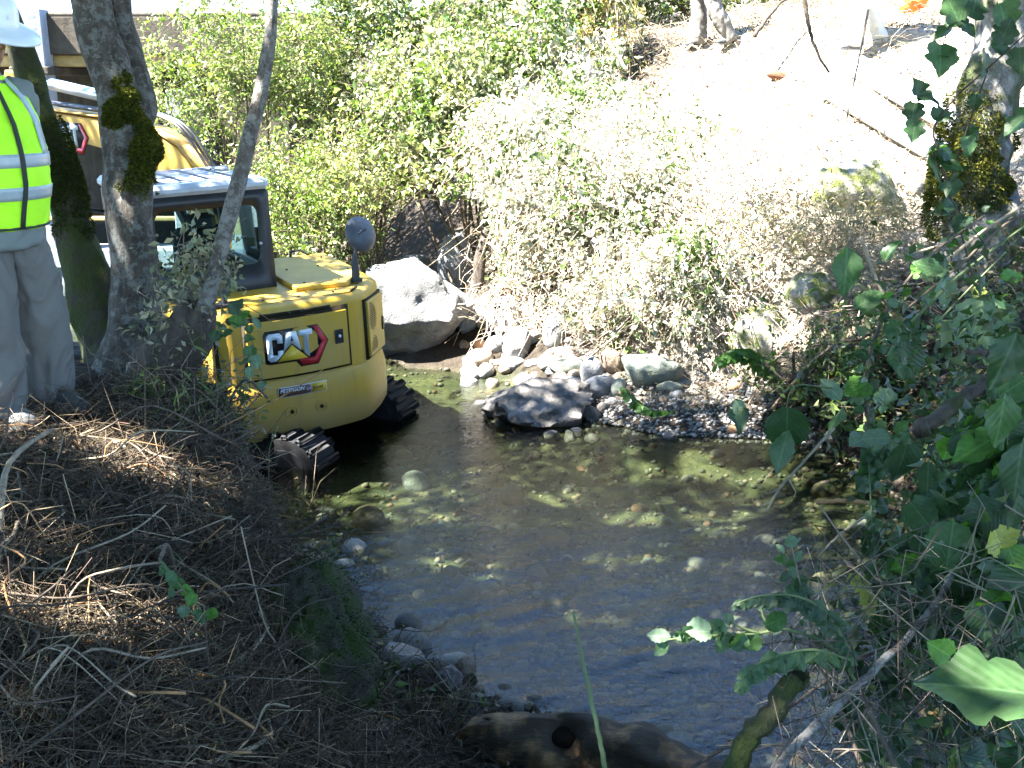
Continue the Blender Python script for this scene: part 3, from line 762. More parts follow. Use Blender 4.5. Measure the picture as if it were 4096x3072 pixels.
# ------------------------------------------------------------------ rocks
import bmesh
_ico = {}
def ico(sub):
    if sub not in _ico:
        bm = bmesh.new(); bmesh.ops.create_icosphere(bm, subdivisions=sub, radius=1.0)
        _ico[sub] = (np.array([v.co[:] for v in bm.verts]), np.array([[v.index for v in f.verts] for f in bm.faces])); bm.free()
    return _ico[sub]
def rock_geo(seed, angular=.6, sub=4, rough=.06, cuts=14):
    rg = np.random.default_rng(seed); D, F = ico(sub); r = np.ones(len(D))
    if angular > 0:
        n = rg.normal(size=(cuts, 3)); n /= np.linalg.norm(n, axis=1)[:, None]; d = rg.uniform(.55, .90, cuts)
        q = D@n.T; lim = np.where(q > 1e-3, d[None]/np.maximum(q, 1e-3), 9).min(1)
        r = np.minimum(1.0, r*(1-angular)+angular*np.minimum(lim, 1.0))
    V = D*r[:, None]
    V = V*(1+rough*fbm(V*2.2+seed*3.1, 5, seed)[:, None]*1.6+rough*.5*fbm(V*7+seed, 3, seed+9)[:, None])
    return V, F
def stonemat(name, c0, c1, moss=0.0, rough=.85, mcol=(.07,.10,.015), wet=False):
    t = NT(name); v = t.coord(); g = t.geo()
    n1 = t.noise(g, 5, 7, .7, .5); n2 = t.noise(g, 45, 5, .75); n3 = t.noise(g, 17, 4, .6, 2.0)
    c = t.mix(t.ramp(n1, [(.35,(0,0,0)),(.68,(1,1,1))]), c0, c1)
    c = t.mix(t.ramp(n2, [(.55,(0,0,0)),(.75,(.7,.7,.7))]), c, tuple(k*.45 for k in c0))
    c = t.mix(t.ramp(n3, [(.60,(0,0,0)),(.68,(.5,.5,.5))]), c, tuple(min(1, k*1.5) for k in c1))
    if moss:
        gn = t.N('NewGeometry'); sp = t.N('SeparateXYZ'); t.L(gn.outputs['Normal'], sp.inputs[0])
        f = t.math('MULTIPLY', t.ramp(n1, [(.5-moss*.4,(0,0,0)),(.62-moss*.3,(1,1,1))]), 1.0)
        c = t.mix(f, c, t.mix(n2, mcol, tuple(k*2 for k in mcol)))
    h = t.math('ADD', n2, t.math('MULTIPLY', n3, 1.2))
    return t.done(t.pbr(c, rough, .25 if not wet else .5, 0, t.bump(h, .55, .03)))
S_pale = stonemat('pale_limestone', (.19,.185,.18), (.32,.31,.295))
S_bould = stonemat('boulder_limestone', (.10,.098,.095), (.22,.215,.205))
S_grey = stonemat('grey_stone', (.13,.135,.14), (.26,.265,.27))
S_tan = stonemat('tan_stone', (.24,.19,.13), (.40,.33,.24), rough=.7)
S_dark = stonemat('dark_wet_rock', (.045,.040,.036), (.16,.14,.12), rough=.5, wet=True)
S_brown = stonemat('brown_stone', (.12,.085,.06), (.25,.19,.14))
S_green = stonemat('greenish_stone', (.13,.145,.115), (.23,.25,.21))
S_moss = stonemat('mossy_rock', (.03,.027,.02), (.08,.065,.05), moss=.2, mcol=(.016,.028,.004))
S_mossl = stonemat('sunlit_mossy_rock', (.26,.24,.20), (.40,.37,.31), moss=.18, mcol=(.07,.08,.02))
S_or = stonemat('orange_stone', (.30,.15,.07), (.46,.28,.16), rough=.6)
S_blue = stonemat('bluish_stone', (.10,.12,.13), (.20,.23,.24))

def place_rock(label, x0, y0, x1, y1, mat, angular=.6, deep=.8, rough=.06, seed=1, sink=.12, rot=0.0, sub=4, tilt=0.0, name='rock', cat='rock', cuts=14, group=None, base=None, push=0.0, undercut=0.0):
    """a rock that fills a pixel box; its distance comes from the ground under the box's foot"""
    p = onland((x0+x1)/2, y1-(y1-y0)*.06) if base is None else np.asarray(base, float)
    f = project(p)[0, 2]; w = (x1-x0)/FPX*f; hgt = (y1-y0)/FPX*f/CP
    dpt = w*deep
    hgt = max(hgt-dpt*.12, hgt*.6)
    V, F = rock_geo(seed, angular, sub, rough, cuts)
    V = V@rotz(rot).T@roty(tilt).T
    lo, hi = V.min(0), V.max(0); V = (V-(lo+hi)/2)/(hi-lo)      # unit box
    V = V*np.array([w, dpt, hgt*(1+sink)]); V[:, 2] += hgt*(1+sink)/2-hgt*sink
    if undercut: lo_ = np.clip(.42*hgt-V[:,2], 0, None); fr_ = sstep(.1, -.3, V[:,1]/dpt); V[:,1] += lo_*undercut*fr_; V = V+np.stack([V*0+fbm(V*3.1+9, 4, 5)[:,None]], 0)[0]*.035
    me = npmesh(name, V, F, mat, True); set_sharp(me, 38 if angular > .3 else 180)
    o = obj(name, me, None, (p[0], p[1]+dpt*.35+push, p[2]))
    tag(o, label, cat, group); return o
RK = [
 ('huge pale angular boulder with sunlit top right of the excavator', 352,260,474,370, S_bould,.9,.75,.10,11,.1,.3,5,.12,16),
 ('grey peaked boulder showing behind the top of the huge pale boulder', 396,255,440,300, S_grey,.8,.8,.05,12,.1,0,4,0,12),
 ('tall leaning dark grey slab behind the huge pale boulder', 437,234,480,300, S_grey,.9,.35,.04,13,.1,.2,4,.25,9),
 ('dark bluish stone wedged against the right side of the huge boulder', 457,308,479,336, S_blue,.6,.8,.05,14,.1,0,3,0,12),
 ('lit chunky stone on the bank above the dark bluish stone', 473,300,493,323, S_pale,.7,.8,.06,15,.1,.5,3,.2,12),
 ('rough pitted stone left of the tall pointed stone', 483,309,503,334, S_pale,.5,.8,.16,16,.1,0,4,0,12),
 ('tall pointed angular stone in the middle of the rock heap', 499,297,522,333, S_pale,.9,.7,.06,17,.1,.4,4,.15,10),
 ('wide crumbly pale clod at the top of the rock heap', 515,302,551,328, S_tan,.35,.7,.18,18,.1,0,4,0,12),
 ('upright block with shaded grey front under the brambles', 542,317,570,354, S_grey,.95,.7,.03,19,.08,.5,4,-.08,7),
 ('smooth white rounded stone in front of the tall pointed stone', 484,336,506,356, S_pale,.1,.8,.03,20,.1,0,3,0,12),
 ('white wedge shaped rock with dark front facet', 502,328,532,365, S_pale,.95,.8,.03,21,.08,.9,4,.1,8),
 ('tan egg shaped cobble at the water edge beside the huge boulder', 466,349,494,369, S_tan,.15,.7,.04,22,.1,.3,3,.35,12),
 ('small orange flecked stone above the tan egg shaped cobble', 472,338,486,352, S_or,.6,.8,.05,23,.1,0,3,0,10),
 ('oval white cobble at the foot of the wedge shaped rock', 504,357,525,370, S_pale,.12,.8,.04,24,.1,0,3,0,10),
 ('fist sized pale pebble beside the oval white cobble', 524,360,535,369, S_pale,.3,.9,.05,25,.1,0,3,0,10),
 ('long dark mossy stone lying flat behind the cobbles', 546,359,592,375, S_green,.7,.5,.07,26,.1,.1,4,.05,12),
 ('pale lumpy stone behind the long dark mossy stone', 552,347,575,362, S_tan,.5,.8,.08,27,.1,0,3,0,12),
 ('leaning elongated grey cobble propped against the dark stones', 580,358,604,386, S_grey,.15,.5,.03,28,.1,0,3,-.75,12),
 ('squat dark brown block shaped stone left of the flat slab', 600,349,625,378, S_brown,.7,.8,.05,29,.1,.5,4,0,9),
 ('wide flat grey green slab at the right end of the cobbles', 622,356,685,392, S_green,.92,.75,.03,30,.06,.25,4,.05,8),
 ('broken stone fragment under the right edge of the flat slab', 656,381,684,395, S_green,.9,.5,.04,31,.1,.2,3,0,8),
 ('flat pale cobble left of the big oval cobble', 555,377,587,391, S_grey,.25,.6,.03,32,.1,.1,3,0,10),
 ('big smooth pale oval cobble at the front of the gravel', 582,376,619,401, S_grey,.08,.6,.02,33,.08,0,4,-.4,10),
 ('small brownish stone tucked left of the big oval cobble', 572,385,586,397, S_brown,.5,.8,.05,34,.1,0,3,0,10),
 ('greenish grey pointed cobble right of the big oval cobble', 611,379,629,399, S_green,.4,.7,.04,35,.1,0,3,-.4,10),
 ('big dark wet craggy boulder lying half in the creek', 480,382,594,442, S_dark,.9,.8,.20,36,.25,.25,5,.12,18),
 ('round orange pebble high on the gravel near the fern', 728,382,743,392, S_or,.1,.9,.03,37,.1,0,3,0,10),
 ('small orange and white pebble at the right water edge', 727,426,740,436, S_or,.15,.9,.03,38,.1,0,3,0,10),
 ('small dark stone at the edge of the gravel beach', 663,432,678,443, S_dark,.4,.9,.05,39,.1,0,3,0,10),
 ('dark angular rock at the muddy near shore, leftmost of three', 378,648,426,679, S_dark,.95,.8,.08,40,.2,.2,4,.1,10),
 ('dark flat stone at the muddy near shore, nearest of three', 434,669,463,700, S_dark,.95,.8,.08,41,.15,0,4,.2,10),
 ('dark brown tent shaped stone at the muddy near shore, rightmost of three', 451,656,477,685, S_brown,.9,.8,.05,42,.15,.4,4,.1,8),
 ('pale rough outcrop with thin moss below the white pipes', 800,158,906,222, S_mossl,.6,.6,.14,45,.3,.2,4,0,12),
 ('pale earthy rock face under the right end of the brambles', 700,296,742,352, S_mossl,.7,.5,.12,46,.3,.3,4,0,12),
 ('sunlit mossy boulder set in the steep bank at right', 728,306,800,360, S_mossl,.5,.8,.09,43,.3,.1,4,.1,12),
 ('smaller moss patched boulder above and right of the other bank boulder', 786,272,842,312, S_mossl,.4,.8,.09,44,.3,.5,4,0,12),
]
for lab, a, b, c, d, m, an, dp_, ro, sd, sk_, rt, su, ti, cu_ in RK:
    place_rock(lab, a, b, c, d, m, max(an, .3), dp_, ro, sd, sk_, rt, su, ti, cuts=cu_, undercut=.75 if 'huge pale' in lab and 'angular' in lab else (.5 if 'craggy' in lab else 0))
rgk = np.random.default_rng(404); SMALLM = [S_pale, S_grey, S_tan, S_pale, S_brown]
rx_ = rgk.uniform(462, 700, 70); ry_ = np.where(rx_ < 570, rgk.uniform(318, 392, 70), rgk.uniform(362, 405, 70)); RP = onland_many(rx_, ry_, 0, 8, 16)[0]
for k in range(70):
    p = RP[k]; s = rgk.uniform(.045, .15) if rx_[k] < 575 else rgk.uniform(.035, .08)
    V, F = rock_geo(500+k%12, .9, 2, .08, 10); me_ = npmesh('rubble_stone', V*np.array([1,.8,.7])*s, F, SMALLM[k%5], False)
    o = obj('rubble_stone', me_, None, (p[0], p[1], p[2]+s*.25)); o.rotation_euler = tuple(rgk.uniform(-1,1,3)*np.array([.5,.5,3]))
    tag(o, 'small angular rubble stone lying loose among the larger rocks of the heap', 'rock', 'loose rubble stones of the rock heap')
rgk = np.random.default_rng(405); n_ = 26; WP = onland_many(rgk.uniform(478, 606, n_), rgk.uniform(398, 442, n_), 0, 7, 16)[0]
for k in range(n_):
    s = rgk.uniform(.05, .16); V, F = rock_geo(520+k%9, .95, 3, .10, 10); o = obj('wet_stone', npmesh('wet_stone', V*np.array([1,.8,.6])*s, F, S_dark, False), None, (WP[k][0], WP[k][1], max(WP[k][2], -.08)+s*.22)); o.rotation_euler = tuple(rgk.uniform(-1,1,3)*np.array([.4,.4,3]))
    tag(o, 'dark wet angular stone at the waterline around the big dark boulder', 'rock', 'wet stones at the waterline')
# moss covered block holding up the near bank
V, F = rock_geo(77, .25, 5, .24, 12); V = V*np.array([.17,.24,.36]); mp_ = onland(322, 690)
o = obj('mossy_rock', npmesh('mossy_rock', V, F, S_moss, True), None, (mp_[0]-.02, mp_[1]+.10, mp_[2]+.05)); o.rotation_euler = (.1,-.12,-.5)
tag(o, 'big moss covered rock under the near bank beside the creek', 'rock')
rgm = np.random.default_rng(78); k = rgm.integers(len(V), size=16000); nn_ = V[k]/np.array([.17,.24,.36])**2; nn_ /= np.linalg.norm(nn_, axis=1)[:,None]
w_ = fbm(V[k]*7, 3, 79)*1.2+nn_[:,2]*.5+nn_[:,0]*.4; ok_ = w_ > .12; q_ = V[k][ok_]+rgm.normal(size=(ok_.sum(),3))*.008+nn_[ok_]*(.012*np.clip(w_[ok_], 0, 1))[:,None]
LV, LF, li = leaves_geo(q_, .009*rgm.uniform(.5,1.5,len(q_)), nn_[ok_], .35, .5, rgm, .1, None, nn_[ok_]*.9+np.array([0,0,-.3]))
t = NT('rock_moss'); mo = obj('moss', npmesh('moss', LV, LF, t.done(t.pbr(t.attr(), .85, .1)), False, cols=leaf_cols(len(q_), (.022,.036,.006), .5, (.010,.015,.003), .4, rgm)[li]), o); tag(mo, kind='stuff')

# creek bed cobbles, each its own piece of the ground
COBM = [S_grey, S_tan, S_brown, S_green, S_or, S_pale, S_blue, S_dark]
COBM = [stonemat('bed_'+m.name, tuple(a*k for k in c0), tuple(a*k for k in c1), rough=.6) for m, c0, c1, a in [(p_, q_, r_, s_*.8) for p_, q_, r_, s_ in ((S_grey,(.10,.10,.09),(.17,.165,.145),.8),(S_tan,(.15,.12,.08),(.26,.21,.14),.8),(S_brown,(.09,.07,.045),(.16,.125,.085),.8),(S_green,(.085,.095,.06),(.15,.155,.105),.8),(S_or,(.18,.10,.05),(.28,.17,.09),.8),(S_pale,(.20,.19,.16),(.32,.30,.25),.85),(S_blue,(.09,.10,.09),(.15,.165,.15),.8),(S_dark,(.05,.048,.035),(.11,.10,.075),.8))]]
cob = [npmesh('cobble', *(lambda g: (g[0]*np.array([1,.8,.6]), g[1]))(rock_geo(200+k, .25 if k%3 else .6, 2, .06, 9)), COBM[k%8], True) for k in range(16)]
rg = np.random.default_rng(5); n = 0; tries = 0; keep = []
while n < 290 and tries < 40000:
    tries += 1
    px, py = rg.uniform(300, 930), 430+338*rg.random()**.8
    p = atz(px, py, -.12); h, sf, sn, st_ = [float(k[0]) for k in land([p[0]], [p[1]], True)]
    if sf > .25 or sn > .3 or p[0] > 2.9: continue
    lit = 415 < px < 560 and 555 < py < 610 or 305 < px < 410 and 478 < py < 512
    s = rg.lognormal(-2.85, .42)*(1.25 if lit else 1)
    s = min(s, .17)
    if any((p[0]-q[0])**2+(p[1]-q[1])**2 < (.75*(s+q[2]))**2 for q in keep): continue
    keep.append((p[0], p[1], s))
    k = rg.integers(16)
    if lit: k = int(rg.choice([1,5,9,13,4,12]))
    o = obj('cobble', cob[k], ground, (p[0], p[1], h+s*(.14 if not lit else .30)))
    o.scale = (s,)*3; o.rotation_euler = (rg.uniform(-.3,.3), rg.uniform(-.3,.3), rg.uniform(0, 6.28)); n += 1
# gravel: the rest, joined
def gravel(name, lab, n, sampler, smin, smax, mats_cols, seed):
    rg = np.random.default_rng(seed); D, F = ico(1)
    P = sampler(rg, n); s = smin*(smax/smin)**rg.random(len(P))
    A = D[None]*(1+.28*rg.uniform(-1, 1, (len(P), len(D), 1)))*s[:, None, None]*np.stack([np.ones(len(P)), rg.uniform(.6,1,len(P)), rg.uniform(.45,.8,len(P))], 1)[:, None]
    a = rg.uniform(0, 6.28, len(P)); c_, s_ = np.cos(a)[:, None], np.sin(a)[:, None]
    A = np.stack([A[...,0]*c_-A[...,1]*s_, A[...,0]*s_+A[...,1]*c_, A[...,2]], -1)+P[:, None]
    FF = (F[None]+(np.arange(len(P))*len(D))[:, None, None]).reshape(-1, 3)
    cc = np.asarray(mats_cols)[rg.integers(len(mats_cols), size=len(P))]*rg.uniform(.7,1.25,(len(P),1))
    t = NT(name); M = t.done(t.pbr(t.mix(.5, t.attr(), t.ramp(t.noise(t.geo(), 60, 4, .7), [(.3,(.5,.5,.5)),(.7,(1.3,1.3,1.3))]), 'MULTIPLY'), .75, .3))
    o = obj(name, npmesh(name, A.reshape(-1,3), FF, M, True, cols=np.repeat(cc, len(D), 0))); tag(o, lab, name.replace('_', ' '), kind='stuff'); return o
def bedsamp(rg, n):
    px = rg.uniform(260, 1000, n*3); py = 372+396*rg.random(n*3)
    P = np.array([atz(a, b, -.12) for a, b in zip(px, py)]); h, sf, sn, _ = land(P[:,0], P[:,1], True)
    ok = (sf < .1)&(sn < .12); P = P[ok][:n]; P[:, 2] = h[ok][:n]+.004; return P
BEDC = [tuple(.72*q for q in c) for c in [(.075,.075,.05),(.11,.09,.06),(.06,.058,.04),(.14,.115,.075),(.085,.095,.06),(.17,.145,.10),(.055,.06,.04),(.13,.085,.045)]]
gravel('creek_gravel', 'mixed brown and olive gravel covering the creek bed', 5200, bedsamp, .012, .042, BEDC, 61)
def beach(rg, n):
    a = rg.uniform(0, 1, n*6); P = np.stack([rg.uniform(.4, 3.2, n*6), rg.uniform(8.9, 11.4, n*6)], 1)
    h, sf, sn, _ = land(P[:,0], P[:,1], True); ok = (sf > -.05)&(sf < .85+.25*rg.random(n*6))&(h < .4)&(P[:,0] < 2.7); P = P[ok][:n]
    return np.c_[P, h[ok][:n]+.004]
gravel('beach_gravel', 'small grey gravel on the low beach before the brambles', 2600, beach, .008, .03, [(.17,.165,.16),(.24,.23,.21),(.11,.105,.10),(.30,.28,.25)], 62)
def farbar(rg, n):
    P = np.stack([rg.uniform(-9,-3.2,n*4), rg.uniform(11.5,19,n*4)], 1); h, sf, sn, _ = land(P[:,0], P[:,1], True)
    ok = (sf > -.6)&(sf < 1.4); P = P[ok][:n]; return np.c_[P, h[ok][:n]+.03]
gravel('rubble_bar', 'pale rubble stones on the creek bar below the bridge', 900, farbar, .05, .22, [(.30,.30,.30),(.42,.41,.39),(.22,.22,.23)], 63)
# ------------------------------------------------------------------ bridge, pipes, odd bits on the slope
def concmat(name, c0, c1):
    t = NT(name); g = t.geo(); n = t.noise(g, 1.6, 8, .75); n2 = t.noise(g, 12, 6, .7)
    mp = t.N('Mapping'); mp.inputs['Scale'].default_value = (6,6,.5); t.L(g, mp.inputs[0]); n3 = t.noise(mp.outputs[0], 1.0, 4, .6)
    c = t.mix(t.ramp(n, [(.35,(0,0,0)),(.65,(1,1,1))]), c0, c1); c = t.mix(t.ramp(n3, [(.45,(0,0,0)),(.7,(.6,.6,.6))]), c, tuple(k*.45 for k in c0))
    return t.done(t.pbr(c, .9, .2, 0, t.bump(n2, .5, .02)))
C_grey = concmat('pier_concrete', (.20,.22,.25), (.27,.29,.33)); C_brn = concmat('stained_shaded_concrete', (.045,.037,.028), (.095,.08,.06))  # brown stained concrete, colour darkened further for the shade under the bridge
C_wood = simple('bridge_timber', (.30,.21,.09), .8, .2, nscale=5, namt=.35, bump=.3, bscale=20)
br_ = empty('road_bridge', (-7.2, 18.0, .3)); tag(br_, 'low stained concrete road bridge with grey pier at upper left', 'bridge')
def bbox(name, c, d, m, par=br_, bev=.02):
    o = MB().box((c[0]+7.2, c[1]-18.0, c[2]-.3), d).build(name, m, par, bevel=bev); return o
bbox('deck_girder', (-7.5,18.0,3.80), (9.6,1.0,.56), C_brn); bbox("deck_slab", (-7.5,20.2,4.10), (9.6,5.4,.06), C_brn)
bbox('timber_beam', (-7.4,17.72,3.43), (9.0,.28,.17), C_wood)
bbox('pier', (-7.28,17.45,1.95), (.46,.34,4.45), C_grey); bbox('pier', (-11.0,17.45,1.9), (.46,.34,4.3), C_grey)
bbox('pier_cap', (-7.28,18.2,3.28), (.6,2.0,.12), C_brn)
bbox('abutment', (-4.0,19.2,1.4), (1.1,3.4,3.9), C_brn); bbox('wing_wall', (-4.95,17.3,1.25), (.22,1.5,3.5), C_grey)
bbox('back_wall', (-7.6,22.6,1.5), (9.0,.4,4.6), C_brn); bbox('footing', (-7.4,17.6,.42), (5.6,.7,.30), C_grey)
bbox('water_pipe', (-7.4,17.3,1.05), (6.0,.07,.07), C_wood)

# two white plastic drain pipes on the sunlit slope
M_pvc = simple('white_plastic', (.40,.42,.45), .4, .4, nscale=6, namt=.12)
M_ring = simple('pipe_joint_grey', (.16,.17,.18), .5, .3)
def drain_pipe(label, a, b, r):
    a = np.asarray(a); b = np.asarray(b); d = b-a; L = np.linalg.norm(d); d /= L
    root = empty('drain_pipe', a); tag(root, label, 'pipe', 'white drain pipes')
    # hollow barrel
    T, A, B = frames(np.array([a, b])); seg = 24; an = np.linspace(0, 2*np.pi, seg, endpoint=False)
    ring = A[0][None]*np.cos(an)[:,None]+B[0][None]*np.sin(an)[:,None]
    V = np.concatenate([ring*r, ring*r+d*L, ring*r*.93+d*L, ring*r*.93]); F = []
    for k in range(4):
        for i in range(seg): F.append((k*seg+i, k*seg+(i+1)%seg, ((k+1)%4)*seg+(i+1)%seg, ((k+1)%4)*seg+i))
    o = obj('barrel', npmesh('barrel', V, F, M_pvc, True), root); set_sharp(o.data, 50)
    for f in (.34, .52):
        V, Fc = tube_geo([d*(L*f-.012), d*(L*f+.012)], r+.006, 24); oo = obj('joint_ring', npmesh('joint_ring', V, Fc, M_ring, True), root); set_sharp(oo.data, 50)
    return root
def ext(a, b): a = a+np.array([0,0,.12]); b = b+np.array([0,0,.12]); d = b-a; return a-.2*d, b+.22*d
p1 = onland(842, 106); p2 = onland(940, 164)
drain_pipe('nearer of two white plastic drain pipes lying on the sunlit slope', *ext(p1, p2), .135)
p1 = onland(872, 86); p2 = onland(958, 136)
drain_pipe('farther white plastic drain pipe, partly behind the nearer pipe', *ext(p1, p2), .135)
# rust brown clod and an orange strip lying on the slope
p = onland(782, 79); V, F = rock_geo(301, .2, 3, .05); V = V*np.array([.20,.10,.07])
o = obj('rust_brown_lump', npmesh('rust_brown_lump', V, F, simple('rust_brown', (.10,.045,.024), .8, .2, nscale=8), True), None, p+np.array([0,.05,.02])); o.rotation_euler = (0,.25,.1)
tag(o, 'rust brown hump lying alone on the bare white slope', 'lump')
p = onland(915, 16); M_or = simple('orange_plastic', (.75,.14,.02), .5, .3)
u = np.linspace(0, 1, 9); mid = np.stack([-.12+.3*u, .05*np.sin(u*5), .02+.30*u+.05*np.sin(u*7)], 1); wd = .09+.05*np.sin(u*6)
V = np.concatenate([mid+np.c_[wd, wd*.2, -wd*.5], mid-np.c_[wd, wd*.2, -wd*.5]]); F = [(i, i+1, 10+i, 9+i) for i in range(8)]
o = obj('orange_strip', npmesh('orange_strip', V, F, M_or, True), None, p); o.modifiers.new('solid', 'SOLIDIFY').thickness = .006
tag(o, 'bright orange plastic strip at the top of the slope', 'strip')
# ------------------------------------------------------------------ trees
def barkmat(name, c0, c1, lichen=.5, moss=0.0, lcol=(.30,.32,.30)):
    t = NT(name); g = t.geo(); mp = t.N('Mapping'); mp.inputs['Scale'].default_value = (1,1,.45); t.L(g, mp.inputs[0])
    n1 = t.noise(mp.outputs[0], 18, 7, .75, .2); n2 = t.noise(g, 16, 7, .8, .15); n3 = t.noise(g, 4, 5, .6); n4 = t.noise(mp.outputs[0], 60, 4, .7)
    c = t.mix(t.ramp(n1, [(.35,(0,0,0)),(.65,(1,1,1))]), c0, c1)
    c = t.mix(t.ramp(n2, [(.60-lichen*.2,(0,0,0)),(.66-lichen*.2,(lichen,)*3)]), c, lcol)
    if moss: c = t.mix(t.ramp(n3, [(.60-moss*.35,(0,0,0)),(.70-moss*.3,(.9,.9,.9))]), c, t.mix(n4, (.015,.022,.005), (.055,.07,.012)))
    return t.done(t.pbr(c, .9, .2, 0, t.bump(t.math('ADD', n1, t.math('MULTIPLY', n4, .6)), .8, .03)))
B_alder = barkmat('lichen_bark', (.035,.029,.023), (.10,.083,.067), .5, lcol=(.20,.215,.20))
B_moss = barkmat('mossy_bark', (.022,.018,.013), (.06,.048,.036), .1, .5)
B_dark = barkmat('dark_bark', (.030,.024,.019), (.095,.075,.058), .1, .1)
B_thin = barkmat('pale_bark', (.05,.041,.034), (.15,.128,.108), .6, lcol=(.24,.24,.22))
B_right = barkmat('pale_mossy_bark', (.07,.06,.05), (.24,.21,.18), .5, .35)
def limb(pts, rad, mat, name, parent, seg=14, jit=.25, m=6, org=(0,0,0)):
    P = catmull(np.asarray(pts, float), m); r = np.interp(np.linspace(0, 1, len(P)), np.linspace(0, 1, len(rad)), rad)
    P = P+np.stack([fbm(P*3+1, 2, 71), fbm(P*3+9, 2, 72), fbm(P*3+17, 2, 73)], 1)*r[:, None]*.35
    V, F = tube_geo(P, r, seg, True, jit)
    V = V-np.asarray(org); o = obj(name, npmesh(name, V, F, mat, True), parent); return o
def up(px, py, y): return aty(px, py, y)
TB = np.array([-1.95, 5.62, H(-1.95, 5.62)])
tree = empty('multi_stem_tree', TB); tag(tree, 'multi stemmed tree with lichen and moss on the near bank beside the person', 'tree')
pb = [up(134,392,5.62), up(134,340,5.65), up(137,290,5.68), up(133,225,5.72), up(128,165,5.8), up(120,115,5.86), up(107,55,5.95), up(94,-5,6.05)]
pb += [pb[-1]+np.array([-.10,.12,.7]), pb[-1]+np.array([-.25,.2,1.7]), pb[-1]+np.array([-.55,.1,3.0]), pb[-1]+np.array([-.9,-.3,4.6])]
limb(pb, [.20,.15,.115,.115,.125,.12,.105,.095,.09,.08,.07,.05], B_alder, 'trunk', tree, 18, .22, org=TB)
pc = [up(136,130,5.9), up(140,100,5.97), up(134,62,6.05), up(120,0,6.15)]; pc += [pc[-1]+np.array([0,.15,.8]), pc[-1]+np.array([-.1,.6,2.2]), pc[-1]+np.array([-.6,1.0,4.0])]
limb(pc, [.07,.08,.075,.07,.065,.055,.04], B_alder, 'trunk', tree, 14, .2, org=TB)
pa = [up(128,372,5.75), up(112,340,5.85), up(96,290,5.95), up(74,225,6.05), up(56,160,6.15), up(40,105,6.25), up(20,45,6.4)]; pa += [pa[-1]+np.array([-.35,.2,.8]), pa[-1]+np.array([-.9,.3,2.2]), pa[-1]+np.array([-1.6,0,3.8])]
tag(limb(pa, [.24,.19,.135,.10,.085,.08,.072,.065,.055,.04], B_moss, 'trunk', tree, 16, .22, org=TB), 'dark moss covered trunk leaning left behind the person')
pd = [up(150,398,5.5), up(166,368,5.46), up(186,336,5.42), up(201,306,5.40)]
limb(pd, [.19,.15,.13,.085], B_dark, 'stump', tree, 16, .35, org=TB)
pd = [up(186,338,5.40), up(199,318,5.38), up(209,295,5.38), up(221,250,5.40), up(236,190,5.42), up(254,122,5.46), up(266,62,5.5), up(273,-4,5.55)]; pd += [pd[-1]+np.array([.05,.1,.8]), pd[-1]+np.array([-.2,.1,2.0]), pd[-1]+np.array([-.8,-.2,3.6])]
tag(limb(pd, [.05,.046,.042,.040,.041,.036,.032,.029,.026,.02,.015], B_thin, 'stem', tree, 12, .18, org=TB), 'thin pale stem leaning right across the excavator')
# moss burl on the main trunk: lumpy pad with short fuzz
M_mossy = leafmat('moss_fuzz', (1,1,1), .2, .8, .1)
def moss_coat(name, parent, path, rad, org, z0, z1, side, n=9000, blade=.024, seed=3, base=(.075,.082,.012), lump=.03, cut=-.15):
    """short moss growing in uneven cushions on one side of a trunk between heights z0 and z1"""
    rg = np.random.default_rng(seed); P = catmull(np.asarray(path), 14); r = np.interp(np.linspace(0,1,len(P)), np.linspace(0,1,len(rad)), rad)
    T, A, Bn = frames(P); zz = rg.normal((z0+z1)/2, (z1-z0)*.27, n*5); k = np.clip(np.searchsorted(P[:,2], zz), 1, len(P)-1)
    fr = np.clip((zz-P[k-1,2])/(P[k,2]-P[k-1,2]+1e-9), 0, 1); c = P[k-1]+(P[k]-P[k-1])*fr[:,None]; rr = r[k-1]+(r[k]-r[k-1])*fr
    th = rg.uniform(0, 2*np.pi, len(zz)); nn = A[k]*np.cos(th)[:,None]+Bn[k]*np.sin(th)[:,None]
    s0 = np.asarray(side, float); s0 = s0/np.linalg.norm(s0); q = c+nn*rr[:,None]
    w = (nn@s0)*.8+fbm(q*5.5, 3, seed)*1.5-np.abs((zz-(z0+z1)/2)/(z1-z0)*1.7)**1.5
    ok = w > cut; q, nn, w = q[ok][:n], nn[ok][:n], w[ok][:n]
    pos = q+nn*(np.clip(w-cut, 0, .6)*lump/.3)[:,None]*(.6+.6*rg.random(len(q)))[:,None]
    V, F, idx = leaves_geo(pos, blade*rg.uniform(.5,1.5,len(pos)), nn, .35, .5, rg, .1, None, nn*.9+np.array([0,0,-.35]))
    o = obj(name, npmesh(name, V-org, F, M_mossy, False, cols=leaf_cols(len(pos), base, .45, (.035,.045,.008), .35, rg, pos, 9)[idx]), parent); tag(o, kind='stuff'); return o
RADB = [.20,.15,.115,.115,.125,.12,.105,.095,.09,.08,.07,.05]
za, zb_ = up(130,178,5.72)[2], up(128,85,5.84)[2]
moss_coat('moss', tree, pb, RADB, TB, za-.12, zb_+.12, (.8,-.55,0), 14000, .020, cut=.2, lump=.022)
moss_coat('moss', tree, pa, [.24,.19,.135,.10,.085,.08,.072,.065,.055,.04], TB, up(90,280,5.95)[2], up(40,90,6.25)[2], (.5,-.7,.2), 9000, .018, 5, (.03,.04,.008), .008, -.05)

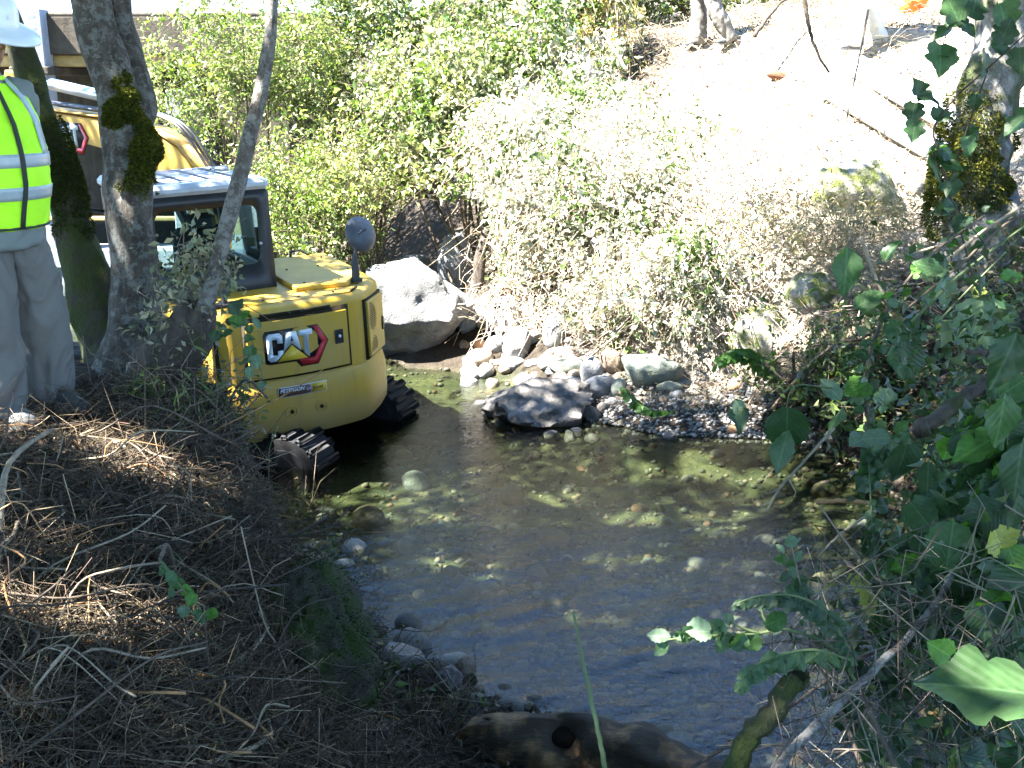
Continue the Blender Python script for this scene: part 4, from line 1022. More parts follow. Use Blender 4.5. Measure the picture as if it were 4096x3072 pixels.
# right-hand tree, pale and mossy, on the edge of the bank
p0 = onland(978, 268); RB = np.array([p0[0], p0[1], H(p0[0], p0[1])]); RT = p0[1]/ray(978, 268)[1]; RS = RT/7.0
rtree = empty('bank_tree', RB); tag(rtree, 'pale mossy tree trunk on the right bank beside the white pipes', 'tree')
pr = [RB+np.array([.05,0,-.15]), att(978,250,RT), att(974,200,RT), att(982,130,RT), att(996,60,RT), att(1006,0,RT)]; pr += [pr[-1]+np.array([.1,.1,.9]), pr[-1]+np.array([.0,.1,2.2]), pr[-1]+np.array([-.4,-.1,4.0])]
limb(pr, [RS*k for k in (.30,.25,.21,.18,.17,.165,.155,.14,.08)], B_right, 'trunk', rtree, 20, .3, org=RB)
moss_coat('moss', rtree, pr, [RS*k for k in (.30,.25,.21,.18,.17,.165,.155,.14,.08)], RB, att(962,245,RT)[2], att(970,100,RT)[2], (-.8,-.55,0), 15000, .034, 6, (.095,.09,.014), .05, -.2)

# crowns: out of sight above the picture, they shade the creek
M_crown = leafmat('crown_leaf', (1,1,1), .42, .5, .3)
SHADE = [(-10,-5),(-10,9.6),(-6,11.4),(-3.4,12.5),(-2.3,11.6),(-1.9,10.5),(-.6,10.75),(.3,10.7),(1.0,10.0),(2.0,9.9),(3.0,10.3),(4.0,10.9),(5.0,11.7),(6.6,12.3),(11,11),(11,-5)]
GAPS = [(onland(a, b), r) for a, b, r in ((20,432,.26),(90,452,.24),(165,478,.18),(230,492,.12),(60,560,.14),(110,640,.12),(20,610,.10),(200,640,.08),(345,500,.10),(365,488,.14),(470,572,.20),(520,585,.20),(700,468,.22),(760,480,.16),(640,520,.18),(560,500,.2),(600,560,.16),(660,570,.14),(450,520,.14),(520,540,.16),(580,620,.12),(720,530,.14),(640,470,.18),(430,600,.14),(860,330,.2),(800,340,.22),(590,745,.10),(880,470,.16))]
GAPS += [(aty(30,330,4.8), .10), (aty(138,222,5.65), .10), (aty(133,280,5.65), .10), (aty(222,365,8.6), .20), (aty(272,0,5.5), .14), (aty(258,100,5.45), .10), (aty(75,345,5.8), .09), (att(700,635,2.6), .07), (att(745,634,2.6), .05), (att(975,450,2.9), .07), (att(793,560,2.9), .06), (aty(20,30,4.7), .06), (aty(200,182,9.4), .25), (aty(330,270,9.6), .16)]
def crown(root, org, n_cl, per, pred, seed, extra=0, hr=(6.2,9.2), size=.14, limbs=None):
    rg = np.random.default_rng(seed); C = []
    while len(C) < n_cl:
        x, y = rg.uniform(-10, 11), rg.uniform(-5, 12.5)
        if not inside((x, y), SHADE) or not pred(x, y): continue
        dn = .72+.5*float(fbm2([x], [y], .55, 3, 91)[0])*1.8
        if rg.random() > dn: continue
        h = rg.uniform(*hr); C.append(np.array([x, y, .6])+SUN*(h-.6)/SUN[2])
    for _ in range(extra):     # unseen leaf clusters added to darken the near bank
        h = rg.uniform(*hr); C.append(np.array([rg.uniform(-4.2, .6), rg.uniform(.2, 6.2), .6])+SUN*(h-.6)/SUN[2])
    C = np.array(C); pr_ = project(C)
    vis = (C[:,1] > 0)&(pr_[:,0] > -250)&(pr_[:,0] < 1274)&(pr_[:,1] > -160)&(pr_[:,1] < 900); C = C[~vis]
    pos = np.repeat(C, per, 0)+rg.normal(size=(len(C)*per, 3))*np.array([.34,.34,.20])
    ref = pos-SUN*((pos[:,2]-.6)/SUN[2])[:,None]
    for gp_, gr in GAPS:       # leaves cut away so sun patches fall on chosen spots
        g0 = gp_-SUN*((gp_[2]-.6)/SUN[2]); dd = ref[:,:2]-g0[:2]
        k = np.linalg.norm(dd*np.array([.75,1.15]), axis=1) > gr*(1+.55*fbm2(ref[:,0], ref[:,1], 5, 2, 99)); pos, ref = pos[k], ref[k]
    V, F, idx = leaves_geo(pos, size*rg.uniform(.6,1.25,len(pos)), None, .6, .8, rg)
    o = obj('crown', npmesh('crown', V-org, F, M_crown, False, cols=leaf_cols(len(pos), (.055,.085,.02), .35, (.09,.12,.03), .25, rg)[idx]), root); tag(o, kind='stuff')
    # limbs reaching from the trunk tops into the crown
    tops = np.array(limbs); k = rg.choice(len(C), min(46, len(C)), replace=False); mb = MB()
    for c in C[k]:
        a = tops[np.argmin(np.linalg.norm(tops-c, axis=1))]; mid = (a+c)/2+np.array([0,0,.5])+rg.normal(size=3)*.25
        pth = catmull([a, mid, c], 5)
        q = project(pth); 
        if ((q[:,0] > -40)&(q[:,0] < 1064)&(q[:,1] > -40)&(q[:,1] < 800)&(pth[:,1] > 0)).any(): continue
        mb.tube(pth-org, np.linspace(.045,.012,len(pth)), 6, False)
    mb.build('crown_limbs', B_dark, root, smooth=True)
crown(tree, TB, 2000, 80, lambda x, y: x < 2.6, 17, 420, limbs=[pb[-1], pc[-1], pa[-1], pd[-1]])
crown(rtree, RB, 1250, 80, lambda x, y: x >= 2.4, 18, limbs=[pr[-1], pr[-1]+np.array([-1.5,-1,.6])])
# ------------------------------------------------------------------ shrubs, brambles and ivy on the far bank
M_leaf = leafmat('shrub_leaf', (1,1,1), .35, .45, .4)
M_dusty = leafmat('dusty_bramble_leaf', (1,1,1), .25, .6, .3, (1.05,1.1,.85))
M_stem = simple('woody_stem', (.11,.085,.06), .85, .2, nscale=12, namt=.4)
M_dry = simple('dry_stalk', (.36,.29,.20), .8, .2, nscale=15, namt=.4)
M_drydark = simple('grey_twig', (.16,.125,.095), .85, .2, nscale=15, namt=.5)
# bare places where no foliage grows: over the rock heap and gravel, and in the hollow under the ivy
HEAP = [(440,285),(520,292),(556,316),(572,350),(640,352),(700,358),(760,400),(760,450),(440,450)]; HOLLOW = [(384,222),(430,196),(478,206),(492,262),(490,292),(440,300),(420,262),(384,262)]
def clear_of(pos, rg):
    q = project(pos); out = np.ones(len(pos), bool)
    for poly, keep in ((HEAP, .02), (HOLLOW, .10)):
        P = np.array(poly, float); c = np.zeros(len(q), bool)
        for (x1, y1), (x2, y2) in zip(P, np.roll(P, -1, 0)):
            if y1 != y2: k = ((y1 > q[:,1]) != (y2 > q[:,1]))&(q[:,0] < (x2-x1)*(q[:,1]-y1)/(y2-y1)+x1); c ^= k
        out &= ~(c&(q[:,2] > 9)&(rg.random(len(q)) > keep))
    return out
def shrub(name, label, cat, base, blobs, n, size, col, alt=None, palt=0., seed=1, aspect=.5, mat=None, per=34, cr=.20, shell=.55, droop=.15, nstem=16, gap=.0, var=.4, smat=None, stemr=.02, gsc=1.6, shoot=.30, shl=9):
    """foliage in small clumps through several ellipsoids, carried by forking stems"""
    rg = np.random.default_rng(seed); base = np.asarray(base, float)
    root = empty(name, base); tag(root, label, cat)
    vol = np.array([b[1][0]*b[1][1]*b[1][2] for b in blobs])**.75; ncl = max(6, n//per); C = []
    for b, v in zip(blobs, vol/vol.sum()):
        m = int(ncl*v*1.6)+3; d = rg.normal(size=(m,3)); d /= np.linalg.norm(d, axis=1)[:,None]
        r = shell+(1-shell)*rg.random(m); C.append(np.asarray(b[0])+d*r[:,None]*np.asarray(b[1]))
    C = np.concatenate(C)
    if gap: C = C[fbm(C*gsc+seed, 2, seed) > gap-.5]
    C = C[C[:,2] > land(C[:,0], C[:,1])-.05]
    C = C[rg.permutation(len(C))[:ncl]]
    # leafy shoots that point out and sag, leaves strung along each
    ctr = np.array([np.asarray(b[0]) for b in blobs]); near_ = ctr[np.argmin(((C[:,None]-ctr[None])**2).sum(2), 1)]
    ns = max(1, per//shl); S0 = np.repeat(C, ns, 0)+rg.normal(size=(len(C)*ns,3))*cr*.8
    dr = np.repeat(C-near_, ns, 0); dr /= np.linalg.norm(dr, axis=1)[:,None]+1e-6; dr = dr+np.array([0,-.15,.45])+rg.normal(size=dr.shape)*.55; dr /= np.linalg.norm(dr, axis=1)[:,None]
    Ls = shoot*rg.lognormal(0, .35, len(S0)); S1 = S0+dr*Ls[:,None]-np.array([0,0,1.])*(droop*Ls)[:,None]
    kk = clear_of(S1, rg)&clear_of(S0, rg); S0 = S0[kk]; S1 = S1[kk]; Ls = Ls[kk]
    V, F, idx = twigs_geo(S0, S1, stemr*.22*rg.uniform(.6,1.4,len(S0)), .06, rg); tw = obj('shoots', npmesh('shoots', V-base, F, smat or M_stem, True), root); tag(tw, kind='stuff')
    u = rg.random((len(S0), shl)); pos = S0[:,None]*(1-u[...,None])+S1[:,None]*u[...,None]; pos[...,2] += .25*droop*Ls[:,None]*np.sin(u*np.pi)
    szs = (size*rg.lognormal(0, .28, (len(S0),1))*rg.uniform(.6,1.25,(len(S0),shl))).ravel()
    pos = pos.reshape(-1,3)+rg.normal(size=(len(S0)*shl,3))*size*.45
    ok = (pos[:,2] > land(pos[:,0], pos[:,1])-.02)&clear_of(pos, rg); pos = pos[ok]; szs = szs[ok]
    V, F, idx = leaves_geo(pos, szs, None, aspect, .9, rg, .25, droop)
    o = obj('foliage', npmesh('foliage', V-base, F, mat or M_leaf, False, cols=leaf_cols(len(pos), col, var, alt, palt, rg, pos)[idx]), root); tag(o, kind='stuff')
    mb = MB(); 
    for c in C[rg.choice(len(C), min(nstem, len(C)), replace=False)]:
        b0 = base+rg.normal(size=3)*np.array([.12,.12,0]); mid = b0*.45+c*.55+rg.normal(size=3)*.12+np.array([0,0,.15])
        p = catmull([b0-np.array([0,0,.1]), mid, c], 5)-base; mb.tube(p, np.linspace(stemr, stemr*.35, len(p)), 5, False)
    mb.build('stems', smat or M_stem, root, smooth=True)
    return root
def B(px, py, y, rx, ry=None, rz=None): return (aty(px, py, y), (rx, ry or rx, rz or rx))
WIL = (.115,.165,.035); WIL2 = (.25,.29,.12)
def foot(px, y):
    x = aty(px, 200, y)[0]; return np.array([x, y, H(x, y)])
shrub('willow_shrub', 'bright willow shrub hanging over the bridge opening at upper left', 'shrub', foot(250,15.6),
      [B(196,90,14.6,.75,.6,.75), B(230,40,15.0,.95,.8,.6), B(180,50,14.5,.5,.5,.35), B(255,110,14.6,.75,.7,.7), B(210,135,14.3,.55,.5,.4), B(280,60,15.4,.9,.9,.8), B(160,100,14.3,.3,.3,.35)], 26000, .062, WIL2, WIL, .45, 21, .38, gap=.47)
shrub('leafy_shrub', 'dense green leafy shrub with dark gaps behind the excavator cab', 'shrub', foot(350,15.8),
      [B(320,60,15.6,1.1,1,.9), B(380,90,15.2,1.0,.9,.9), B(345,140,14.6,.9,.8,.7), B(300,20,16.2,1.2,1,.6), B(390,20,16.0,1.0,1,.6), B(295,150,14.3,.6,.6,.5)], 26000, .060, (.055,.10,.02), WIL2, .38, 22, .42, gap=.58, gsc=1.1)
shrub('low_shrub', 'low sunlit shrub beside the excavator cab window', 'shrub', foot(315,13.2),
      [B(300,195,13.2,.75,.6,.55), B(345,200,13.2,.7,.6,.5), B(310,240,12.6,.6,.5,.4), B(285,225,12.8,.5,.5,.45), B(355,235,12.9,.45,.5,.35)], 17000, .052, (.25,.28,.12), (.10,.15,.03), .3, 23, .45, gap=.46)
shrub('low_shrub', 'sprawling pale shrub behind the round mirror', 'shrub', foot(370,13.8),
      [B(375,170,13.8,.7,.6,.4), B(400,195,13.6,.5,.5,.45), B(350,165,14.0,.6,.5,.4)], 9000, .055, (.23,.24,.13), (.10,.14,.03), .3, 24, .5, gap=.48)
IVY = (.065,.11,.025)
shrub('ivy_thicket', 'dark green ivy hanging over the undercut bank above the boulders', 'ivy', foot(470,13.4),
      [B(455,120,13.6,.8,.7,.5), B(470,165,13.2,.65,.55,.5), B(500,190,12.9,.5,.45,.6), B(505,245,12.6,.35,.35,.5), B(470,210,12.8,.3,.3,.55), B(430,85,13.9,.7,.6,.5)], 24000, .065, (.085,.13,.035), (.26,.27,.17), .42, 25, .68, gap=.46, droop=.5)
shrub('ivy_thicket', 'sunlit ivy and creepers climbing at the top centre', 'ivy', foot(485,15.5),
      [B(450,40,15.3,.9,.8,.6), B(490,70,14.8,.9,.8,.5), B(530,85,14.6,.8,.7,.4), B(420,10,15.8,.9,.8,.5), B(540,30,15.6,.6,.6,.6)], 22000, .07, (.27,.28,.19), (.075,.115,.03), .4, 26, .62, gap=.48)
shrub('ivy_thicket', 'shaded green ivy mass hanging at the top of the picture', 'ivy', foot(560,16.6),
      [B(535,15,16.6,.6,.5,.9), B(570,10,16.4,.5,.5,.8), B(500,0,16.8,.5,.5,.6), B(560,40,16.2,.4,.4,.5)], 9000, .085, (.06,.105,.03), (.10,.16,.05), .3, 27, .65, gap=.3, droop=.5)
shrub('dry_creeper', 'yellowish dry creeper stems hanging beside the bare dark slope', 'creeper', foot(607,16.2),
      [B(590,15,16.2,.22,.25,.75), B(612,10,16.1,.22,.25,.65), B(600,45,15.9,.2,.2,.35)], 3200, .075, (.28,.22,.09), (.15,.14,.05), .35, 28, .4, gap=0, droop=1.4, nstem=60, smat=M_dry, stemr=.014)
BR = (.42,.405,.34)  # dusty leaf tone, whitened further to stand in for blown-out sun
def bramble(label, base, blobs, n, seed, size=.058, col=BR, alt=(.075,.12,.03), palt=.25, **k):
    return shrub('bramble', label, 'bramble', base, blobs, n, size, col, alt, palt, seed, k.pop('aspect',.6), M_dusty, droop=.75, nstem=k.pop('nstem',60), smat=M_dry, stemr=.014, shoot=k.pop('shoot',.42), shl=8, **k)
bramble('big sunlit bramble mound bulging over the rock heap', foot(575,12.2),
      [B(560,150,12.6,.8,.6,.5), B(545,200,12.3,.55,.5,.45), B(595,190,12.1,.75,.55,.55), B(600,245,11.6,.7,.5,.5), B(560,270,11.7,.4,.35,.3), B(640,220,11.7,.6,.5,.55), B(520,140,12.9,.5,.5,.4)], 46000, 31, gap=.44, palt=.04)
bramble('sunlit bramble skirt with dark hollow beneath above the flat slab', foot(655,11.3),
      [B(640,280,11.2,.5,.4,.45), B(680,260,11.1,.55,.45,.5), B(605,305,11.3,.4,.3,.25), B(665,310,10.9,.4,.3,.28), B(700,300,10.8,.45,.35,.35), B(720,250,11.0,.4,.4,.35)], 28000, 32, gap=.47, palt=.10)
bramble('pale trampled bramble patch over the middle of the sunlit slope', foot(640,13.2),
      [B(620,130,13.6,.9,.7,.35), B(680,150,13.2,.9,.6,.35), B(560,105,14.0,.8,.6,.3), B(700,200,12.4,.7,.6,.35), B(740,180,12.6,.6,.5,.3)], 26000, 33, gap=.44, palt=.05, col=(.42,.41,.34))
bramble('leafy white topped sprout in front of the dry creeper', foot(597,14.8), [B(598,62,14.8,.14,.14,.30), B(590,85,14.7,.2,.2,.16)], 700, 34, size=.085, nstem=12)
bramble('tall pale leafy sprout left of the dry creeper', foot(545,14.6), [B(546,35,14.6,.16,.16,.38), B(548,70,14.5,.22,.22,.2)], 800, 35, size=.11, nstem=12)
shrub('grassy_tuft', 'dull green weeds in the shade below the white pipes', 'weeds', foot(830,10.7),
      [B(800,235,10.6,.5,.4,.22), B(850,225,10.4,.55,.4,.25), B(890,250,9.8,.4,.35,.25), B(880,232,10.1,.4,.4,.18)], 5500, .055, (.16,.15,.085), (.26,.21,.13), .45, 36, .25, gap=.36, nstem=50, smat=M_dry, stemr=.006)
shrub('shade_weeds', 'green creeping weeds on the foot of the right bank', 'weeds', foot(810,9.6),
      [B(790,392,9.5,.28,.2,.14), B(835,378,9.3,.35,.3,.18), B(870,345,9.1,.35,.3,.25), B(850,402,8.9,.3,.2,.15)], 3800, .06, (.085,.13,.04), (.16,.17,.08), .3, 37, .5, gap=.36, nstem=30)
shrub('wood_edge_shrub', 'dark shaded undergrowth along the top of the bare slope', 'undergrowth', foot(690,19.5),
      [B(660,-10,19.5,1.2,.8,.5), B(740,-15,19,1.0,.8,.45), B(620,-10,18.5,.8,.7,.6), B(810,0,18.5,.8,.7,.45)], 9000, .10, (.04,.06,.02), (.07,.08,.03), .4, 38, .55)

rb_ = lambda x, y, r, h=.25: (np.array([x, y, H(x, y)+h*.5]), (r, r, h))
shrub('bank_weeds', 'dark low weeds and creepers covering the shaded right bank', 'weeds', np.array([3.4,6.4,H(3.4,6.4)]),
      [rb_(3.1,7.6,.5), rb_(3.0,6.6,.45), rb_(3.2,5.6,.55), rb_(3.9,6.6,.7,.3), rb_(3.0,8.4,.4), rb_(3.9,8.0,.6), rb_(4.2,5.4,.7), rb_(3.5,4.7,.5), rb_(5,7,.8), rb_(4.8,8.6,.7), rb_(2.75,5.9,.3,.2)], 15000, .065, (.045,.075,.025), (.12,.10,.06), .3, 39, .55, gap=.34, nstem=90, stemr=.008, shell=.2)
# far bank litter: dry twigs and stalks lying over slope and mounds
def slope_pts(rg, n, x0, x1, y0, y1, smin, smax, hmax=9, mask=None):
    P = np.stack([rg.uniform(x0, x1, n), rg.uniform(y0, y1, n)], 1); h, sf, sn, st_ = land(P[:,0], P[:,1], True)
    ok = (sf > smin)&(sf < smax)&(h < hmax)
    return np.c_[P[ok], h[ok]]
rg = np.random.default_rng(71)
p = slope_pts(rg, 7000, .2, 6, 8.5, 18, .5, 9); d = rg.normal(size=(len(p),3))*np.array([1,1,.28]); d /= np.linalg.norm(d, axis=1)[:,None]
L = rg.uniform(.12,.7,len(p)); p = p+np.c_[np.zeros((len(p),2)), rg.uniform(0,.10,len(p))]
V, F, idx = twigs_geo(p-d*L[:,None]/2, p+d*L[:,None]/2, rg.uniform(.0022,.006,len(p)), .12, rg)
t = NT('slope_twigs'); M_tw = t.done(t.pbr(t.attr(), .85, .2))
o = obj('slope_twigs', npmesh('slope_twigs', V, F, M_tw, False, cols=leaf_cols(len(p), (.34,.28,.20), .45, (.14,.10,.07), .4, rg)[idx])); tag(o, 'dry twigs and stalks scattered over the sunlit slope', 'twigs', kind='stuff')
p = slope_pts(rg, 26000, .0, 6.5, 8.5, 19, .35, 10); p = p+np.c_[np.zeros((len(p),2)), rg.uniform(0,.05,len(p))]
V, F, idx = leaves_geo(p, .05*rg.uniform(.5,1.5,len(p)), np.array([0,0,1.2]), .5, .8, rg, .3)
o = obj('slope_leaf_litter', npmesh('slope_leaf_litter', V, F, M_dusty, False, cols=leaf_cols(len(p), (.36,.31,.23), .35, (.15,.095,.055), .35, rg)[idx])); tag(o, 'pale dry leaf litter on the far bank slope', 'leaf litter', kind='stuff')
rgc = np.random.default_rng(77); n = 2200
px = rgc.uniform(470, 760, n); py = rgc.uniform(110, 330, n); ok = (py > 95+.0*px)&(py < 345-(px > 560)*0)
A = onland_many(px, py, .35, 8, 20)[0]; d = rgc.normal(size=(n,3))*np.array([.8,.3,.35])+np.array([.05,-.35,-.45]); d /= np.linalg.norm(d, axis=1)[:,None]
L = rgc.lognormal(-.7,.45,n); V, F, idx = twigs_geo(A-d*L[:,None]*.4+np.array([0,0,.08]), A+d*L[:,None]*.6, rgc.uniform(.003,.0075,n), .10, rgc, 4, 6)
o = obj('bleached_canes', npmesh('bleached_canes', V, F, M_tw, True, cols=leaf_cols(n, (.42,.37,.29), .3, (.20,.15,.10), .3, rgc)[idx])); tag(o, 'bleached arching canes tangled over the sunlit bramble mounds', 'canes', kind='stuff')
q = np.stack([rg.uniform(2.4, 7, 16000), rg.uniform(3, 10, 16000)], 1); hq, sfq, _, _ = land(q[:,0], q[:,1], True); ok = sfq > .1; p = np.c_[q[ok], hq[ok]+rg.uniform(0,.05,ok.sum())]
V, F, idx = leaves_geo(p, .05*rg.uniform(.5,1.5,len(p)), np.array([0,0,1.0]), .5, .8, rg, .3)
o = obj('bank_leaf_litter', npmesh('bank_leaf_litter', V, F, M_dusty, False, cols=leaf_cols(len(p), (.085,.06,.04), .45, (.20,.15,.10), .2, rg)[idx])); tag(o, 'brown leaf litter on the shaded right bank', 'leaf litter', kind='stuff')
# bent dry stalks that stand out, and dead boughs under the ivy
for lab, pts, r, m in (
  ('bent pale stalk rising from the bramble top left of the other stalk', [(626,70,14),(616,52,14.1),(604,34,14.2)], .02, M_dry),
  ('kinked dry stalk shaped like a tent in front of the bare dark slope', [(672,68,13.8),(688,48,13.8),(694,46,13.8),(704,56,13.8),(707,70,13.8)], .016, M_dry),
  ('dark dead bough crossing under the ivy', [(353,233,13.2),(392,200,13.2),(430,188,13.1),(470,180,13.0)], .035, B_dark),
  ('forked dark branch below the dead bough', [(340,262,13.0),(372,226,13.1),(398,196,13.2)], .022, B_dark),
  ('pale bare branch leaning at the edge of the ivy', [(410,150,13.2),(432,176,13.0),(452,186,12.9)], .018, M_dry),
  ('long pale branch lying across the bramble skirt', [(592,355,10.7),(640,318,10.6),(720,262,10.6)], .012, M_dry),
  ('dark broken branch at the top right of the bare dark slope', [(755,35,14.5),(772,12,14.8),(790,-6,15)], .03, B_dark),
  ('grey fallen stalk at the lower edge of the sunlit slope', [(700,187,12.2),(745,200,11.8),(790,203,11.6)], .013, M_drydark)):
    P = catmull([aty(*q) for q in pts], 6); P = P+np.random.default_rng(len(lab)).normal(size=P.shape)*r*.25
    V, F = tube_geo(P-P[0], np.linspace(r, r*.5, len(P)), 7); o = obj('dry_stalk', npmesh('dry_stalk', V, F, m, True), None, P[0]); tag(o, lab, 'branch')
# slim brown stem standing between slab and brambles
P = catmull([aty(478,288,12.5), aty(480,262,12.5), aty(486,235,12.6), aty(492,190,12.8)], 6); V, F = tube_geo(P-P[0], np.linspace(.075,.05,len(P)), 12, True, .25)
o = obj('tree_snag', npmesh('tree_snag', V, F, B_dark, True), None, P[0]); tag(o, 'short brown trunk beside the leaning slab under the ivy', 'trunk')
# ------------------------------------------------------------------ people
def loft(mb, rings, n=20, T=None):
    """rings: (cx, cy, z, rx, ry[, power]) stacked; x forward, y left"""
    a = np.linspace(0, 2*np.pi, n, endpoint=False); V = []; F = []
    for r in rings:
        p = r[5] if len(r) > 5 else 2.0
        c, s = np.cos(a), np.sin(a)
        V.append(np.c_[r[0]+r[3]*np.sign(c)*np.abs(c)**(2/p), r[1]+r[4]*np.sign(s)*np.abs(s)**(2/p), np.full(n, r[2])])
    V = np.concatenate(V)
    for k in range(len(rings)-1):
        for i in range(n): F.append((k*n+i, k*n+(i+1)%n, (k+1)*n+(i+1)%n, (k+1)*n+i))
    F += [tuple(range(n-1,-1,-1)), tuple((len(rings)-1)*n+i for i in range(n))]
    if T is not None: V = T(V)
    mb.add(V, F); return mb
def fuse(mb, name, mat, parent, voxel=.014, smooth=2, wrinkle=0.0, wsc=9, seed=1, stretch=(1,1,1)):
    """one continuous skin over overlapping lofts"""
    me0 = npmesh(name+'_raw', np.concatenate(mb.V), mb.F); o = bpy.data.objects.new(name+'_raw', me0); COL.objects.link(o)
    m = o.modifiers.new('r', 'REMESH'); m.mode = 'VOXEL'; m.voxel_size = voxel*VX[0]
    if smooth: s = o.modifiers.new('s', 'SMOOTH'); s.iterations = smooth*3; s.factor = .5
    dg = bpy.context.evaluated_depsgraph_get(); me = bpy.data.meshes.new_from_object(o.evaluated_get(dg)); bpy.data.objects.remove(o)
    if wrinkle:
        n = len(me.vertices); co = np.empty(n*3, np.float32); me.vertices.foreach_get('co', co); co = co.reshape(-1,3).astype(float)
        nr = np.empty(n*3, np.float32); me.vertex_normals.foreach_get('vector', nr); nr = nr.reshape(-1,3)
        q = co*np.asarray(stretch)*wsc; f = fbm(q+np.stack([fbm(q*.5, 2, 5)]*3, -1)*1.5, 3, seed)
        f = 1-np.abs(f)*2.2
        me.vertices.foreach_set('co', (co+nr*(f*wrinkle)[:,None]).astype(np.float32).ravel()); me.update()
    me.materials.clear(); me.materials.append(mat); me.polygons.foreach_set('use_smooth', np.ones(len(me.polygons), bool))
    return obj(name, me, parent)
def cloth(name, col, rough=.85, sc_=220, trans=0.0, nmt=.12):
    t = NT(name); v = t.coord(); n = t.noise(v, 6, 5, .6); w = t.noise(v, sc_, 2, .5)
    c = t.ramp(n, [(.3, tuple(k*(1-nmt) for k in col)), (.7, tuple(min(1,k*(1+nmt)) for k in col))])
    return t.done(t.pbr(c, rough, .2, 0, t.bump(w, .15, .003)))
M_skin = simple('skin', (.26,.135,.085), .5, .35, nscale=20, namt=.15)
M_hair = simple('dark_hair', (.02,.015,.012), .6, .3)
M_vest = cloth('hi_vis_lime', (.42,.86,.025), .7)
M_refl = simple('reflective_tape', (.30,.35,.36), .35, .5, nscale=30, namt=.12)
M_trim = simple('vest_trim', (.02,.03,.02), .8)
M_shirt = cloth('grey_shirt', (.15,.17,.16))
M_khaki = cloth('khaki_trousers', (.12,.112,.10))
M_cream = cloth('pale_trousers', (.52,.49,.43))
M_shoe = simple('grey_shoe', (.16,.16,.155), .75, .3, nscale=20, namt=.3)
M_shoed = simple('dark_shoe', (.045,.05,.05), .7, .3, nscale=20, namt=.3)
M_sole = simple('rubber_sole', (.12,.12,.115), .8)
M_hat = simple('white_hard_hat', (.62,.66,.67), .35, .5, nscale=7, namt=.06)
def head_geo(mb, c, yaw=0.0, pitch=0.0):
    """skull, jaw, nose, ears, lips and brow as overlapping lofts, c = centre"""
    T = lambda V: (V@roty(pitch).T@rotz(yaw).T)+np.asarray(c)
    loft(mb, [(-.01,0,-.125,.045,.04),(.015,0,-.115,.062,.05),(.012,0,-.09,.078,.060),(.004,0,-.05,.089,.068),(-.002,0,0,.097,.074),(-.006,0,.05,.099,.076),(-.01,0,.09,.085,.068),(-.012,0,.115,.05,.045)], 22, T)
    loft(mb, [(.096,0,-.035,.016,.017),(.104,0,-.022,.022,.017),(.098,0,.005,.016,.011),(.09,0,.03,.008,.008)], 10, T)   # nose
    loft(mb, [(.086,0,.026,.010,.045),(.09,0,.036,.012,.05),(.086,0,.046,.009,.045)], 12, T)                              # brow
    loft(mb, [(.083,0,-.077,.010,.024),(.090,0,-.070,.011,.028),(.084,0,-.064,.008,.024)], 12, T)                          # lower lip
    loft(mb, [(.085,0,-.061,.009,.024),(.091,0,-.056,.010,.026),(.086,0,-.050,.008,.020)], 12, T)                          # upper lip
    loft(mb, [(.072,0,-.118,.016,.022),(.080,0,-.105,.018,.026),(.074,0,-.09,.012,.02)], 12, T)                            # chin
    for s in (-1, 1): loft(mb, [(-.012,s*.076,-.035,.010,.008),(-.012,s*.081,-.01,.020,.010),(-.012,s*.083,.02,.022,.010),(-.010,s*.08,.034,.012,.008)], 10, T)
    return T
def hand_geo(mb, wrist, d, side):
    """palm and five curled fingers hanging from the wrist along d"""
    d = np.asarray(d, float); d /= np.linalg.norm(d); fwd = np.array([1.0,0,0]); fwd -= d*(fwd@d); fwd /= np.linalg.norm(fwd); lat = np.cross(d, fwd)*side
    w = np.asarray(wrist, float)
    for k in range(4): mb.tube([w+fwd*(-.030+.020*k), w+d*.045+fwd*(-.031+.0205*k), w+d*.09+fwd*(-.031+.0205*k)], [.014,.015,.013], 8)
    for k, Lf in enumerate((.062,.074,.080,.070)):
        b = w+d*.088+fwd*(-.031+.0205*k); c = lat*-1
        mb.tube([b, b+d*Lf*.42+c*.006, b+d*Lf*.75+c*.024, b+d*Lf*.88+c*.046], [.0095,.009,.0085,.007], 8)
    b = w+d*.025+fwd*.03; mb.tube([b, b+d*.03+fwd*.022-lat*.008, b+d*.06+fwd*.026-lat*.018, b+d*.078+fwd*.022-lat*.026], [.013,.0115,.010,.008], 8)
VX = [1.0]
